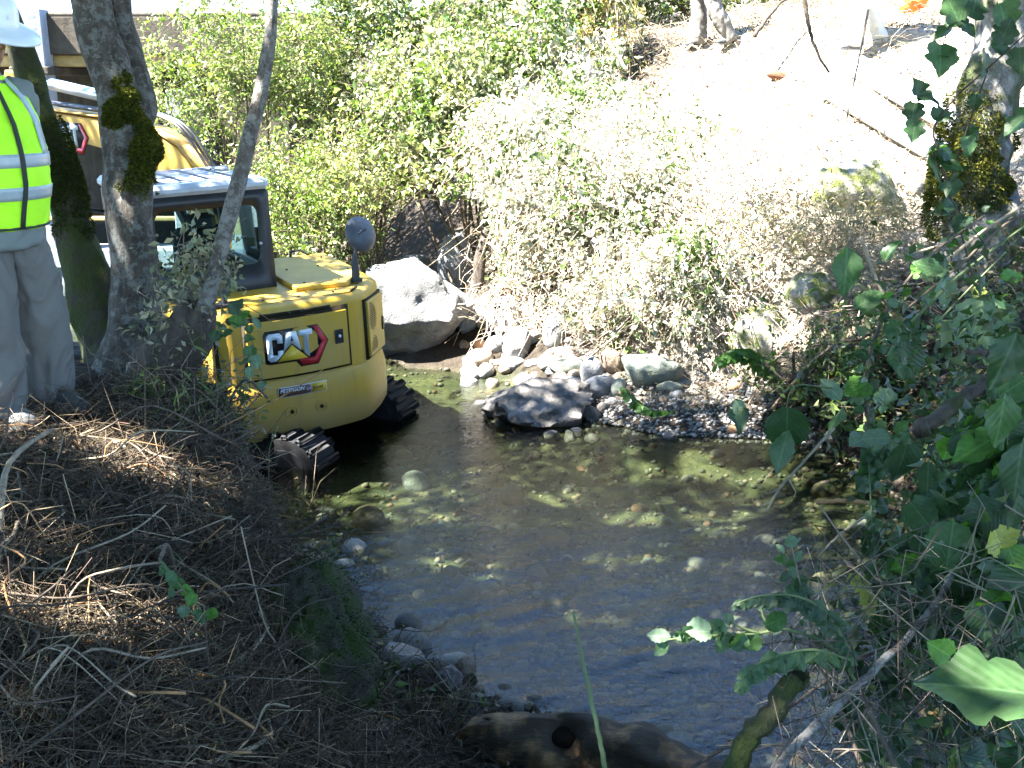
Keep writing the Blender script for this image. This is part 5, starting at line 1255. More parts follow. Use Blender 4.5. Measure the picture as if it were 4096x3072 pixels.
def person(label, loc, yaw, feet, trousers, shirt, shoes, vest=True, hat=True, knees=None, headpitch=.25, lean=0.0, torso=True, sx=1.0):
    """feet: [(x, y, z, yaw)] right then left, in the person's own frame"""
    root = empty('person', loc, yaw); tag(root, label, 'person'); root.scale = (1.0,)*3
    hipz = .90; sh = 1.40; L = lambda z: lean*(z-hipz)
    # body: one continuous mesh
    mb = MB()
    loft(mb, [(0,0,.84,.11,.15),(0,0,.95,.12,.165),(.02+L(1.1),0,1.1,.125,.155),(.0+L(1.3),0,1.30,.12,.17),(-.02+L(1.42),0,1.42,.075,.14),(-.015+L(1.46),0,1.46,.055,.07),(0+L(1.54),0,1.54,.052,.055)])
    Th = head_geo(mb, (.035+L(1.63), 0, 1.635), 0.0, headpitch)
    for (fx, fy, fz, fyaw), s in zip(feet, (-1, 1)):
        kx = (knees or (.05,.05))[0 if s < 0 else 1]
        mb.tube(catmull([(0, s*.09, .90), (fx*.45+kx, s*.095*.5+fy*.5, .50+fz*.5), (fx-.02, fy, fz+.09)], 5), [.085,.082,.078,.07,.062,.056,.056,.054,.048,.042,.04], 12)
        mb.tube([(fx-.06, fy, fz+.05),(fx+.05, fy, fz+.045),(fx+.15, fy, fz+.03)], [.035,.04,.03], 10)
    arms = []
    for s in (-1, 1):
        a = np.array([-.03+L(1.38), s*.20, 1.375]); e = np.array([-.12+L(1.1), s*.27, 1.10]); w = np.array([-.02+L(.9)-.10, s*.22, .88])
        mb.tube(catmull([a, e, w], 5), [.052,.05,.046,.043,.040,.042,.040,.036,.031,.028,.026], 10); arms.append((a, e, w, s)); hand_geo(mb, w, w-e+np.array([.1,0,-.05]), s)
    body = fuse(mb, 'body', M_skin, root, .009, 1)
    # eyes and hair
    for s in (-1, 1):
        V, F = ico(2); e = obj('eye', npmesh('eye', Th(V*np.array([.010,.014,.010])+np.array([.084, s*.033, .012])), F, simple('eye_white', (.35,.33,.30), .2), True), root)
    hb = MB(); loft(hb, [(-.030,0,-.06,.070,.064),(-.028,0,-.01,.078,.074),(-.022,0,.045,.084,.080),(-.02,0,.10,.075,.070),(-.02,0,.122,.04,.04)], 20, Th); fuse(hb, 'hair', M_hair, root, .008, 1)
    # trousers
    mb = MB(); loft(mb, [(0,0,.82,.14,.175),(0,0,.90,.145,.185),(0,0,.99,.14,.18)])
    for (fx, fy, fz, fyaw), s in zip(feet, (-1, 1)):
        kx = (knees or (.05,.05))[0 if s < 0 else 1]
        P = catmull([(0, s*.085, .92), (fx*.25+kx*.6, s*.06+fy*.35, .70+fz*.3), (fx*.5+kx, s*.04+fy*.6, .48+fz*.6), (fx*.8+kx*.4, fy*.95, .26+fz*.8), (fx-.025, fy, fz+.055)], 5)
        mb.tube(P, np.interp(np.linspace(0,1,len(P)), [0,.25,.5,.8,1], [.118,.112,.098,.098,.104])*sx, 18)
    fuse(mb, 'trousers', trousers, root, .011, 1, .024, 6, 3, (1.5,1.5,.8))
    # shirt with sleeves
    mb = MB(); loft(mb, [(.015,0,.76,.165,.205),(.03,0,.86,.17,.205),(.045+L(1.0),0,1.0,.175,.20),(.035+L(1.15),0,1.15,.165,.20),(.0+L(1.32),0,1.32,.14,.195),(-.02+L(1.41),0,1.41,.09,.17),(-.02+L(1.46),0,1.46,.068,.08),(-.005+L(1.49),0,1.49,.062,.066)])
    for a, e, w, s in arms: mb.tube(catmull([a+np.array([0,-s*.04,.01]), a, e, e*.2+w*.8], 4), [.07,.075,.072,.066,.062,.06,.057,.055,.052,.05,.05,.048,.046], 12)
    fuse(mb, 'shirt', shirt, root, .011, 1, .015, 7, 4, (1,1,1.6))
    if vest:
        mb = MB(); R = [(.02,0,.845,.198,.234),(.035,0,.92,.202,.234),(.05+L(1.02),0,1.02,.204,.229),(.04+L(1.15),0,1.15,.194,.229),(.015+L(1.28),0,1.28,.170,.219),(-.005+L(1.38),0,1.38,.118,.188),(-.015+L(1.44),0,1.44,.088,.12),(-.012+L(1.465),0,1.465,.078,.09)]
        loft(mb, R, 26); v = fuse(mb, 'vest', M_vest, root, .011, 1, .010, 6, 6, (1,1,1.3))
        def at(z, k): return float(np.interp(z, [q[2] for q in R], [q[k] for q in R]))
        for z0, z1 in ((1.10,1.155),(.965,1.02)):
            mb = MB(); loft(mb, [(at(z,0), 0, z, at(z,3)+.011, at(z,4)+.011) for z in np.linspace(z0, z1, 4)], 40); mb.build('reflective_band', M_refl, v, smooth=True)
        # front zip edge and shoulder tapes follow the chest
        def strip(ang0, z0, z1, wd, mat, nm, ang1=None, off=.012):
            mb = MB(); V = []; zz = np.linspace(z0, z1, 14)
            for i, z in enumerate(zz):
                g = ang0+(0 if ang1 is None else (ang1-ang0)*i/13)
                for dg in (-wd, wd):
                    q = g+dg; V.append((at(z,0)+(at(z,3)+off)*math.cos(q), (at(z,4)+off)*math.sin(q), z))
            for i in range(14):
                pass
            mb.add(np.array(V), [(2*i, 2*i+1, 2*i+3, 2*i+2) for i in range(13)]); o = mb.build(nm, mat, v, smooth=True); o.modifiers.new('s', 'SOLIDIFY').thickness = .003
        strip(-.02, .845, 1.46, .045, M_trim, 'zip_edge', off=.015)
        for s in (-1, 1): strip(s*.66, 1.15, 1.455, .13, M_refl, 'shoulder_tape', s*.62)
        for z, rr in ((.848, .010),):
            a = np.linspace(0, 2*np.pi, 41); P = np.c_[at(z,0)+(at(z,3)+.006)*np.cos(a), (at(z,4)+.006)*np.sin(a), np.full(41, z)]; mb = MB(); mb.tube(P, .006, 6, False); mb.build('hem_trim', M_trim, v, smooth=True)
    if hat:
        hb = MB(); T = lambda V: Th(V)
        prof = [(.128,.052),(.132,.062),(.126,.075),(.122,.10),(.112,.135),(.09,.165),(.055,.184),(.02,.190)]
        V = []; F = []; n = 36; a = np.linspace(0, 2*np.pi, n, endpoint=False)
        for k, (r, z) in enumerate(prof): V.append(np.c_[r*1.08*np.cos(a)-.008, r*.92*np.sin(a), np.full(n, z)])
        for k in range(len(prof)-1):
            for i in range(n): F.append((k*n+i, k*n+(i+1)%n, (k+1)*n+(i+1)%n, (k+1)*n+i))
        F.append(tuple((len(prof)-1)*n+i for i in range(n))); hb.add(T(np.concatenate(V)), F)
        h = hb.build('hard_hat', M_hat, root, smooth=True); h.modifiers.new('s', 'SOLIDIFY').thickness = .004
        bm_ = MB(); V = []; F = []
        for r0, z0 in ((1.0,.060),(1.0,.052)):
            for rr in (.118,.150,.178):
                b = np.maximum(np.cos(a), 0)**1.5; ex = rr+(rr-.118)*1.0*b; V.append(np.c_[ex*1.06*np.cos(a)-.008, ex*.94*np.sin(a), np.full(n, z0)-(rr-.118)*.28-(rr-.118)*.25*b])
        V = np.concatenate(V)
        for j in range(2):
            for i in range(n):
                p, q = (j*n+i, j*n+(i+1)%n); F.append((p, p+n, q+n, q)); F.append((3*n+p, 3*n+q, 4*n+q, 4*n+p))
        for i in range(n): F.append((2*n+i, 5*n+i, 5*n+(i+1)%n, 2*n+(i+1)%n))
        bm_.add(T(V), F).build('brim', M_hat, h, smooth=True)
        rb = MB()
        rb.tube(T(np.array([(-.008+.135*math.cos(q), 0, .058+.135*math.sin(q)) for q in np.linspace(.25, math.pi-.25, 14)])), .007, 6); rb.build('hat_ridge', M_hat, h, smooth=True)
    for (fx, fy, fz, fyaw), sm in zip(feet, shoes):
        T = lambda V, fx=fx, fy=fy, fz=fz, fyaw=fyaw: V@rotz(fyaw).T+np.array([fx, fy, fz])
        mb = MB(); loft(mb, [(.045,0,.018,.150,.052,2.6),(.048,0,.04,.150,.053,2.6),(.035,0,.065,.125,.050,2.3),(-.005,0,.09,.085,.046),(-.028,0,.115,.062,.044),(-.03,0,.135,.058,.044)], 26, T); s_ = fuse(mb, 'shoe', sm, root, .009, 1, .003, 20, 8)
        mb = MB(); loft(mb, [(.045,0,.0,.155,.055,2.6),(.047,0,.022,.158,.057,2.6)], 26, T); mb.build('sole', M_sole, s_, auto=40)
    return root
PX, PY = -2.25, 4.74; gz = H(PX, PY)
yaw = R_(-30)
def local(p): d = np.asarray(p)-np.array([PX, PY, gz]); c, s = math.cos(-yaw), math.sin(-yaw); return (c*d[0]-s*d[1], s*d[0]+c*d[1], d[2])
rf_ = np.array([-2.22, 4.58, 0]); lf_ = np.array([-2.13, 4.88, 0]); rf_[2] = H(*rf_[:2]); lf_[2] = H(*lf_[:2])
person('person in white hard hat and lime hi-vis vest standing at the left edge', (PX, PY, gz), yaw, [(*local(rf_), .05), (*local(lf_), .1)], M_khaki, M_shirt, [M_shoe, M_shoed], headpitch=.34, lean=.13)  # near shoe lighter, far shoe darker: sun and shade put in their colours
VX[0] = 2.0
p = onland(699, 47); gp = H(p[0], p[1])
person('person at the top of the far slope, only trouser leg and boot in view', (p[0], p[1], gp), R_(200), [(.02,-.02,0,0), (-.28,.30,.02,.1)], M_khaki, M_shirt, [M_shoed, M_shoed], hat=True, vest=True, knees=(-.02,.05))
p = onland(868, 52); gp = H(p[0], p[1])
person('person in pale trousers striding on the bare slope at the top right', (p[0], p[1], gp), R_(185), [(-.18,-.10,0,0), (.25,.12,.0,0)], M_cream, M_shirt, [M_shoe, M_shoe], knees=(.08,.06))
# ------------------------------------------------------------------ near bank: brush, litter, log, branches
M_stick = [simple('stick_bark', (.085,.064,.045), .85, .2, nscale=18, namt=.5), simple('pale_stick', (.22,.175,.12), .8, .2, nscale=18, namt=.35), simple('rusty_stalk', (.26,.14,.06), .8, .2, nscale=18, namt=.35), simple('dark_stick', (.035,.027,.02), .85, .2, nscale=18, namt=.5), simple('green_stalk', (.07,.095,.035), .7, .3, nscale=18, namt=.3)]
bp0 = np.array([-1.6, 3.2, H(-1.6, 3.2)])
pile = empty('brush_pile', bp0); tag(pile, 'tangled brush pile of dry sticks and leaves covering the near bank at lower left', 'brush pile')
rg = np.random.default_rng(81)
def bankpts(rg, n, pxr=(-60, 470), pyr=(395, 800)):
    px = rg.uniform(*pxr, n*2); py = rg.uniform(*pyr, n*2); out = []
    D = np.stack([(px-512)/FPX, CP+SP*(384-py)/FPX, -SP+CP*(384-py)/FPX], 1)
    t = np.full(len(px), 1.2); done = np.zeros(len(px), bool); P = np.zeros((len(px), 3))
    for k in range(75):
        act = np.where(~done)[0]; q = CAM+D[act]*t[act][:, None]; below = q[:,2] < land(q[:,0], q[:,1])
        P[act[below]] = q[below]; done[act[below]] = True; t = t+.08
    h, sf, sn, st_ = land(P[:,0], P[:,1], True); ok = done&(sn > .05)&(P[:,1] < 6.6); return P[ok][:n]
# hand-laid larger sticks, each a piece of the pile
sticks = [((0,535),(56,440),.016,1),((5,510),(28,470),.011,3),((0,575),(20,540),.013,1),((0,430),(60,445),.006,2),((60,445),(305,505),.007,2),((112,444),(175,470),.006,1),((160,505),(210,520),.007,1),((165,505),(190,512),.006,1),((205,515),(215,525),.005,1),((35,512),(230,545),.004,3),((160,560),(235,625),.008,1),((150,545),(210,600),.006,4),((175,600),(240,680),.008,4),((210,740),(262,655),.009,0),((205,768),(270,650),.010,1),((240,640),(230,720),.009,0),((255,560),(262,660),.005,0),((270,540),(235,720),.006,0),((150,618),(240,712),.005,3),((60,640),(135,690),.009,0),((70,600),(145,560),.004,2),((20,620),(105,610),.006,2),((130,580),(175,640),.006,1),((60,520),(130,585),.005,3),((200,450),(245,500),.005,0),((225,470),(290,490),.004,1),((290,470),(345,560),.004,0),((240,430),(300,520),.003,4),((110,480),(60,560),.004,3),((10,690),(110,640),.009,3),((90,660),(190,730),.010,0),((20,600),(50,700),.007,3),((280,600),(300,720),.006,0),((310,655),(275,768),.006,0),((245,765),(330,690),.005,3),((95,575),(120,640),.006,1)]
def stickmesh(a, b, r, m, bend=.06, nm='stick', seg=7, knob=.25):
    P = catmull([a, a*.65+b*.35+rg.normal(size=3)*np.linalg.norm(b-a)*bend, a*.3+b*.7+rg.normal(size=3)*np.linalg.norm(b-a)*bend, b], 4)
    rr = np.linspace(r, r*.6, len(P))*(1+knob*(rg.random(len(P))-.4)); V, F = tube_geo(P-a, rr, seg); return npmesh(nm, V, F, m, True)
for (a, b, r, m) in sticks:
    r = r*.7
    pa_ = onland(*a, lift=.05, t0=1.0)+np.array([0,0,rg.uniform(0,.05)]); pb_ = onland(*b, lift=.05, t0=1.0)+np.array([0,0,rg.uniform(0,.08)])
    if np.linalg.norm(pb_-pa_) > 2.2: pb_ = pa_+(pb_-pa_)/np.linalg.norm(pb_-pa_)*1.2
    obj('stick', stickmesh(pa_, pb_, r, M_stick[m]), pile, pa_-bp0)
P = bankpts(rg, 150, (-20, 440), (420, 790))
for p in P:
    d = rg.normal(size=3)*np.array([1,.8,.22]); d /= np.linalg.norm(d); L_ = rg.uniform(.2,.75); a = p-d*L_/2+np.array([0,0,.03+rg.uniform(0,.1)]); 
    a[2] = max(a[2], H(a[0], a[1])+.01); b = a+d*L_
    obj('stick', stickmesh(a, b, rg.uniform(.0018,.0048), M_stick[int(rg.choice(5, p=[.36,.27,.12,.22,.03]))], .09, seg=5), pile, a-bp0)
P = bankpts(rg, 9500, (-80, 470), (385, 800)); n = len(P)
d = rg.normal(size=(n,3))*np.array([1,1,.4]); d /= np.linalg.norm(d, axis=1)[:,None]; L_ = rg.uniform(.06,.45,n); P = P+np.c_[np.zeros((n,2)), rg.uniform(0,.11,n)]
V, F, idx = twigs_geo(P-d*L_[:,None]/2, P+d*L_[:,None]/2, rg.uniform(.0008,.0022,n), .16, rg)
o = obj('twig_litter', npmesh('twig_litter', V-bp0, F, M_tw, False, cols=leaf_cols(n, (.065,.047,.030), .5, (.20,.15,.09), .22, rg)[idx]), pile); tag(o, kind='stuff')
P = bankpts(rg, 20000, (-80, 640), (385, 800)); n = len(P); P = P+np.c_[np.zeros((n,2)), rg.uniform(0,.05,n)]
V, F, idx = leaves_geo(P, .036*rg.uniform(.4,1.5,n), np.array([0,0,.9]), .5, .9, rg, .4)
o = obj('dry_leaf_litter', npmesh('dry_leaf_litter', V-bp0, F, M_dusty, False, cols=leaf_cols(n, (.05,.037,.024), .5, (.15,.115,.08), .2, rg)[idx]), pile); tag(o, kind='stuff')
# dry stems and wilted leaves over the stump and bank edge
def weed(name, label, cat, pts_px, n, spread, size, col, alt, palt, seed, mat=None, aspect=.5, nst=14, stm=M_drydark, up_=.18, str_=.004):
    rg = np.random.default_rng(seed); C = np.array(pts_px, float); base = C[0].copy(); base[2] = min(base[2], H(base[0], base[1])+.05)
    root = empty(name, base); tag(root, label, cat)
    pos = C[rg.integers(len(C), size=n)]+rg.normal(size=(n,3))*spread; pos[:,2] = np.maximum(pos[:,2], land(pos[:,0], pos[:,1])+.01)
    V, F, idx = leaves_geo(pos, size*rg.uniform(.5,1.5,n), None, aspect, .9, rg, .3, .3)
    o = obj('foliage', npmesh('foliage', V-base, F, mat or M_leaf, False, cols=leaf_cols(n, col, .4, alt, palt, rg)[idx]), root); tag(o, kind='stuff')
    b = C[rg.integers(len(C), size=nst)]+rg.normal(size=(nst,3))*spread*.6; e = b+rg.normal(size=(nst,3))*np.array([.2,.2,.12])+np.array([0,0,up_])
    V, F, idx = twigs_geo(b-np.array([0,0,.05]), e, str_, .12, rg); obj('stems', npmesh('stems', V-base, F, stm, True), root)
    return root
weed('wilted_creeper', 'wilted grey creeper draped over the dark stump of the multi stemmed tree', 'creeper', [aty(190,268,5.45), aty(205,285,5.4), aty(175,290,5.45), aty(190,310,5.4), aty(165,330,5.4), aty(215,270,5.45), aty(180,350,5.35), aty(200,250,5.45)], 900, .08, .045, (.15,.155,.11), (.27,.24,.18), .4, 91, nst=40, up_=0)
weed('green_weed', 'small tuft of green weeds on the ground between boot and tree base', 'weeds', [onland(148,392), onland(140,398), onland(156,396)], 260, .045, .035, (.09,.15,.03), None, 0, 92, nst=8)
weed('edge_weeds', 'dull green weeds along the edge of the near bank below the excavator', 'weeds', [onland(a, b) for a, b in ((225,400),(245,425),(262,452),(280,478),(296,505),(312,532),(325,560),(335,585),(230,412),(300,520))], 1700, .09, .04, (.08,.105,.04), (.17,.14,.09), .45, 93, nst=60)
weed('bank_grass', 'thin grass blades sprouting from the litter in front of the tree', 'grass', [onland(195,395), onland(205,405), onland(185,415), onland(175,430)], 160, .10, .10, (.10,.14,.04), (.22,.19,.10), .3, 94, aspect=.08, nst=14)
weed('shore_weeds', 'sparse green weeds on the muddy shore under the mossy rock', 'weeds', [onland(360,655), onland(375,690), onland(350,700), onland(400,700), onland(440,715)], 420, .10, .04, (.06,.10,.03), (.14,.12,.07), .4, 95, nst=40)
# old hollow log at the bottom edge
a = atz(484, 742, .20); LG = np.array([a, atz(535, 742, .22), atz(590, 746, .22), atz(645, 766, .20), atz(720, 800, .16), atz(800, 860, .12)])
root = empty('hollow_log', a); tag(root, 'broken brown log with a dark hollow at the bottom edge of the creek', 'log')
t = NT('rotten_wood'); g = t.geo(); mp = t.N('Mapping'); mp.inputs['Rotation'].default_value = (0,0,.6); mp.inputs['Scale'].default_value = (1,5,5); t.L(g, mp.inputs[0]); nn_ = t.noise(mp.outputs[0], 6, 6, .7); n2_ = t.noise(g, 5, 5, .6)
M_log = t.done(t.pbr(t.mix(t.ramp(n2_, [(.5,(0,0,0)),(.68,(1,1,1))]), t.mix(nn_, (.025,.018,.012), (.085,.06,.04)), t.mix(nn_, (.16,.08,.03), (.42,.26,.12))), .8, .25, 0, t.bump(nn_, .9, .03)))
P = catmull(LG, 9); r = np.interp(np.linspace(0,1,len(P)), [0,.06,.25,.6,1], [.10,.125,.13,.14,.13]); V, F = tube_geo(P, r, 26, True, .34); ax_ = P[0]-P[3]; ax_ /= np.linalg.norm(ax_); V[:26] += ax_[None]*(np.random.default_rng(9).uniform(-.10,.10,26))[:,None]; V[26:52] += ax_[None]*(np.random.default_rng(10).uniform(-.03,.03,26))[:,None]
hc = P[int(len(P)*.33)]+np.array([-.03,-.03,.045]); hd = CAM-hc; hd /= np.linalg.norm(hd); hc = hc+hd*.06
dd = np.linalg.norm(V-hc, axis=1); V = V-hd*(.11*np.exp(-(dd/.062)**2))[:,None]
obj('bark', npmesh('bark', V-a, F, M_log, True), root)
M_hole = simple('hollow_shade', (.012,.008,.006), .95, .1); V, F = rock_geo(88, .3, 3, .2); V = V*np.array([.105,.06,.062]); oo = obj('hollow', npmesh('hollow', V+(hc-hd*.085-a), F, M_hole, True), root)  # near-black lump stands in for the shade inside the hollow
# pale dead leaves on the mud by the log
for k, (px, py, c) in enumerate(((585,766,'large pale curled leaf at the bottom edge below the log'),(515,758,'small curled brown leaf on the mud left of the log'))):
    p = onland(px, py, .02); V, F, _ = leaves_geo(p[None]*0, [.10 if k == 0 else .06], np.array([[0,-.4,1.]]), .7, .2, np.random.default_rng(k+3), .5)
    o = obj('dead_leaf', npmesh('dead_leaf', V, F, simple('dead_leaf_%d' % k, (.42,.38,.36) if k == 0 else (.30,.22,.15), .7), False), None, p+np.array([0,0,.03])); o.modifiers.new('s','SOLIDIFY').thickness = .002; tag(o, c, 'leaf')

# ------------------------------------------------------------------ right foreground: branches and broad leaved plants
def outline_leaf(kind, rows=13):
    t = np.linspace(0, 1, rows)
    if kind == 'heart': w = .52*np.sin(np.pi*np.clip(t,0,1)**.62)**.8; w[0] = .20; back = -.10
    elif kind == 'oval': w = .30*np.sin(np.pi*t**.85)**.9; back = 0
    elif kind == 'round': w = .50*np.sqrt(np.clip(1-(2*t-1)**2, 0, 1))**.9; w[0] = .10; back = -.03
    else: w = np.interp(t, np.linspace(0,1,11), [.16,.40,.47,.33,.42,.52,.36,.27,.20,.11,0.]); back = -.06
    w[-1] = 0.0; return t, w, back
def leafmesh(name, kind, mat, fold=.22, curl=.25, wav=.05, seed=0):
    t, w, back = outline_leaf(kind); rg = np.random.default_rng(seed); V = []; cols_ = np.array([-1,-.66,-.33,0,.33,.66,1])
    for i, (tt, ww) in enumerate(zip(t, w)):
        for c in cols_:
            jag = 1+(.10 if i%2 else -.04)*(abs(c) == 1)
            V.append((tt+back*(abs(c) == 1)*(i == 0), c*ww*jag, fold*abs(c)*ww-curl*tt*tt*.5+wav*math.sin(9*tt+2*c+seed)*abs(c)))
    n = len(cols_); F = [(i*n+j, i*n+j+1, (i+1)*n+j+1, (i+1)*n+j) for i in range(len(t)-1) for j in range(n-1)]
    return npmesh(name, np.array(V), F, mat, True)
def broadmat(name, c, trans=.3, rough=.52):
    t = NT(name); v = t.coord(); n = t.noise(v, 5, 5, .6); sp = t.N('SeparateXYZ'); t.L(v, sp.inputs[0])
    wv = t.N('TexWave'); wv.inputs['Scale'].default_value = 3.2; wv.inputs['Distortion'].default_value = 1.0; mp = t.N('Mapping'); mp.inputs['Rotation'].default_value = (0,0,.9)
    ab = t.math('ABSOLUTE', sp.outputs[1]); cb = t.N('CombineXYZ'); t.L(sp.outputs[0], cb.inputs[0]); t.L(ab, cb.inputs[1]); t.L(cb.outputs[0], mp.inputs[0]); t.L(mp.outputs[0], wv.inputs['Vector'])
    col = t.mix(t.ramp(n, [(.3,(0,0,0)),(.75,(1,1,1))]), tuple(k*.7 for k in c), tuple(k*1.25 for k in c))
    rib = t.ramp(ab, [(.0,(1,1,1)),(.03,(0,0,0))]); col = t.mix(t.math('MULTIPLY', rib, .45), col, tuple(min(1,k*2+.04) for k in c))
    nz = t.noise(v, 11, 4, .7); col = t.mix(t.ramp(nz, [(.68,(0,0,0)),(.74,(.55,.55,.55))]), col, (.16,.12,.04))
    p = t.pbr(col, rough, .4, 0, t.bump(wv.outputs['Fac'], .10, .02)); tr = t.N('BsdfTranslucent'); t.L(t.mix(1.0, col, (1.2,1.4,.5), 'MULTIPLY'), tr.inputs[0])
    m = t.N('MixShader'); m.inputs[0].default_value = trans; t.L(p, m.inputs[1]); t.L(tr.outputs[0], m.inputs[2]); return t.done(m.outputs[0])
BL = {'d': broadmat('broad_leaf_dark', (.020,.046,.016)), 'm': broadmat('broad_leaf_mid', (.036,.080,.024)), 'b': broadmat('broad_leaf_bright', (.06,.145,.02), .45), 'p': broadmat('broad_leaf_pale', (.09,.135,.08), .3, .55), 'y': broadmat('broad_leaf_yellow', (.24,.24,.05), .4)}
LM = {}
def lm(kind, c, v):
    k = (kind, c, v)
    if k not in LM: LM[k] = leafmesh('leaf', kind, BL[c], *(((.25,.3,.05),(.5,.5,.08),(.1,.15,.04))[v]), seed=v+3)
    return LM[k]
def put_leaf(root, base, p, size, ang, kind, c, v, rg, tilt=.5, stalk=None):
    """leaf at p; ang = direction of its tip as seen in the picture, degrees ccw from right"""
    a = R_(ang); x = np.array([math.cos(a), 0, 0])+np.array([0, math.sin(a)*SP, math.sin(a)*CP]); x = x+rg.normal(size=3)*.25; x /= np.linalg.norm(x)
    nrm = np.array([0,-CP*.75,SP+.55])+rg.normal(size=3)*tilt; z = nrm-x*(nrm@x); z /= np.linalg.norm(z); y = np.cross(z, x)
    o = obj('leaf', lm(kind, c, v), root); o.matrix_local = Matrix([[x[0]*size,y[0]*size,z[0]*size,p[0]-base[0]],[x[1]*size,y[1]*size,z[1]*size,p[1]-base[1]],[x[2]*size,y[2]*size,z[2]*size,p[2]-base[2]],[0,0,0,1]])
    return o
def vine(name, label, cat, root_pt, stems, leaves, t, fill=(), seed=1, smat=4, sr=.004, size=.055, palette='dmmpb', kinds=('heart','round','oval')):
    """stems: lists of (px,py[,t]); leaves: (px,py,size_px,ang,kind,colour[,t]); fill: (stem index, count)"""
    rg = np.random.default_rng(seed); base = np.asarray(root_pt, float); root = empty(name, base); tag(root, label, cat)
    SP_ = []
    for st in stems:
        r = sr; m = smat
        if isinstance(st, dict): r = st.get('r', sr); m = st.get('m', smat); q = st['p']
        else: q = st
        P = np.array([att(a[0], a[1], a[2] if len(a) > 2 else t) for a in q]); P = catmull(P, 6) if len(P) > 2 else np.linspace(P[0], P[1], 8)
        SP_.append(P); V, F = tube_geo(P-base, np.linspace(r, r*.5, len(P))*(1+.25*(rg.random(len(P))-.5)), 7); obj('stem', npmesh('stem', V, F, M_stick[m], True), root)
    a0 = SP_[0][0]; g0 = base-np.array([0,0,.05])
    if .05 < np.linalg.norm(a0-g0) < 4: Pm = catmull([g0, g0*.5+a0*.5+np.array([0,0,.12]), a0], 6); V, F = tube_geo(Pm-base, np.linspace(.009, .006, len(Pm)), 7); obj('stem', npmesh('stem', V, F, M_stick[0], True), root)
    for lf in leaves:
        tt = lf[6] if len(lf) > 6 else t; s = lf[2]/FPX*tt; a = R_(lf[3]); c0 = att(lf[0]-math.cos(a)*lf[2]*.5, lf[1]+math.sin(a)*lf[2]*.5, tt)
        put_leaf(root, base, c0, s*1.05, lf[3], lf[4], lf[5], int(rg.integers(3)), rg, .3)
    for si, cnt in fill:
        P = SP_[si]
        for k in range(cnt):
            p = P[int(rg.integers(1, len(P)))]; q = p+rg.normal(size=3)*.012
            put_leaf(root, base, q, size*rg.uniform(.45,1.25), rg.uniform(180, 400), str(rg.choice(kinds)), palette[int(rg.integers(len(palette)))], int(rg.integers(3)), rg, .7)
    return root
nb = lambda x, y: np.array([x, y, H(x, y)])
vine('broad_leaf_vine', 'broad leaved vine with a dark folded leaf hanging over the water at right', 'vine', nb(3.2,7.6),
     [{'p':[(890,470,5.0),(870,425,4.9),(866,380,4.9),(880,325,4.9),(923,262,5.0),(985,215,5.2)],'m':0,'r':.012}, [(866,390,4.8),(830,388,4.6),(795,386,4.4),(786,408,4.3)], [(866,385,4.8),(845,405,4.7),(838,420,4.6)], [(895,330,4.8),(870,345,4.8),(842,356,4.8)], [(990,345,4.8),(960,330,4.8),(930,330,4.8),(905,335,4.8)], {'p':[(912,322,4.6),(960,275,4.6),(1030,222,4.6)],'r':.009,'m':4}, {'p':[(930,331,4.7),(968,290,4.7),(1006,252,4.7)],'r':.005,'m':4}, {'p':[(861,238,6),(872,268,6),(886,302,6)],'r':.012,'m':1}, {'p':[(896,258,6),(940,245,6),(985,224,6)],'r':.009,'m':1}],
     [(793,428,42,-75,'round','d',4.3),(787,452,44,-95,'oval','m',4.3),(834,388,28,120,'oval','p',4.6),(856,387,27,200,'heart','b',4.6),(840,425,36,-95,'oval','p',4.6),(886,400,24,-80,'heart','p',4.7),(911,360,40,-70,'round','d',4.6),(891,362,34,-100,'oval','m',4.6),(902,330,26,90,'heart','m',4.7),(912,325,24,-95,'oval','d',4.7),(735,412,26,-90,'oval','p',5.5),(738,420,24,-60,'heart','d',5.5),(932,262,30,140,'oval','m',4.9),(950,290,36,-70,'oval','p',4.8),(848,270,48,-88,'oval','m',5.6),(890,251,24,60,'oval','m',5.6),(867,298,34,40,'oval','m',5.6),(983,292,16,100,'round','y',4.8),(944,326,18,60,'heart','y',4.8),(1012,276,26,10,'oval','b',4.8),(991,325,52,-80,'round','p',4.4),(1006,315,34,-60,'heart','m',4.4)],
     4.7, fill=((0,34),(1,5),(3,14),(4,20),(8,14)), seed=101)
vine('ivy_branch', 'ivy branch with dark lobed leaves in front of the white pipes', 'ivy', nb(3.4,7.3),
     [{'p':[(938,150,5.2),(934,128,5.2),(955,98,5.2),(988,68,5.2),(1030,30,5.2)],'m':3,'r':.006}, [(934,150,5.2),(945,190,5.2),(985,245,5.3)], [(940,60,5.2),(946,35,5.2),(960,0,5.2)], [(988,70,5.2),(960,150,5.3),(940,215,5.4),(930,285,5.4)]],
     [(915,90,24,110,'lobed','d'),(926,98,26,-20,'lobed','d'),(911,113,22,-110,'lobed','d'),(917,131,22,-80,'lobed','m'),(937,61,34,-100,'lobed','m'),(948,47,26,30,'lobed','d'),(946,30,26,-150,'lobed','m'),(956,7,30,100,'lobed','m'),(978,6,28,60,'lobed','d'),(1008,18,34,-60,'lobed','m'),(981,65,28,-110,'lobed','d'),(1016,112,34,180,'lobed','m'),(1002,49,24,-20,'lobed','d'),(942,118,20,0,'lobed','d'),(937,150,20,200,'oval','b'),(935,168,26,-60,'oval','m'),(952,160,22,20,'oval','m'),(1000,30,26,90,'lobed','d'),(1018,60,26,-100,'lobed','d'),(965,30,22,-60,'lobed','d')],
     5.2, fill=((3,16),(1,6)), seed=102, kinds=('lobed','heart'), palette='ddm', smat=3, size=.09)
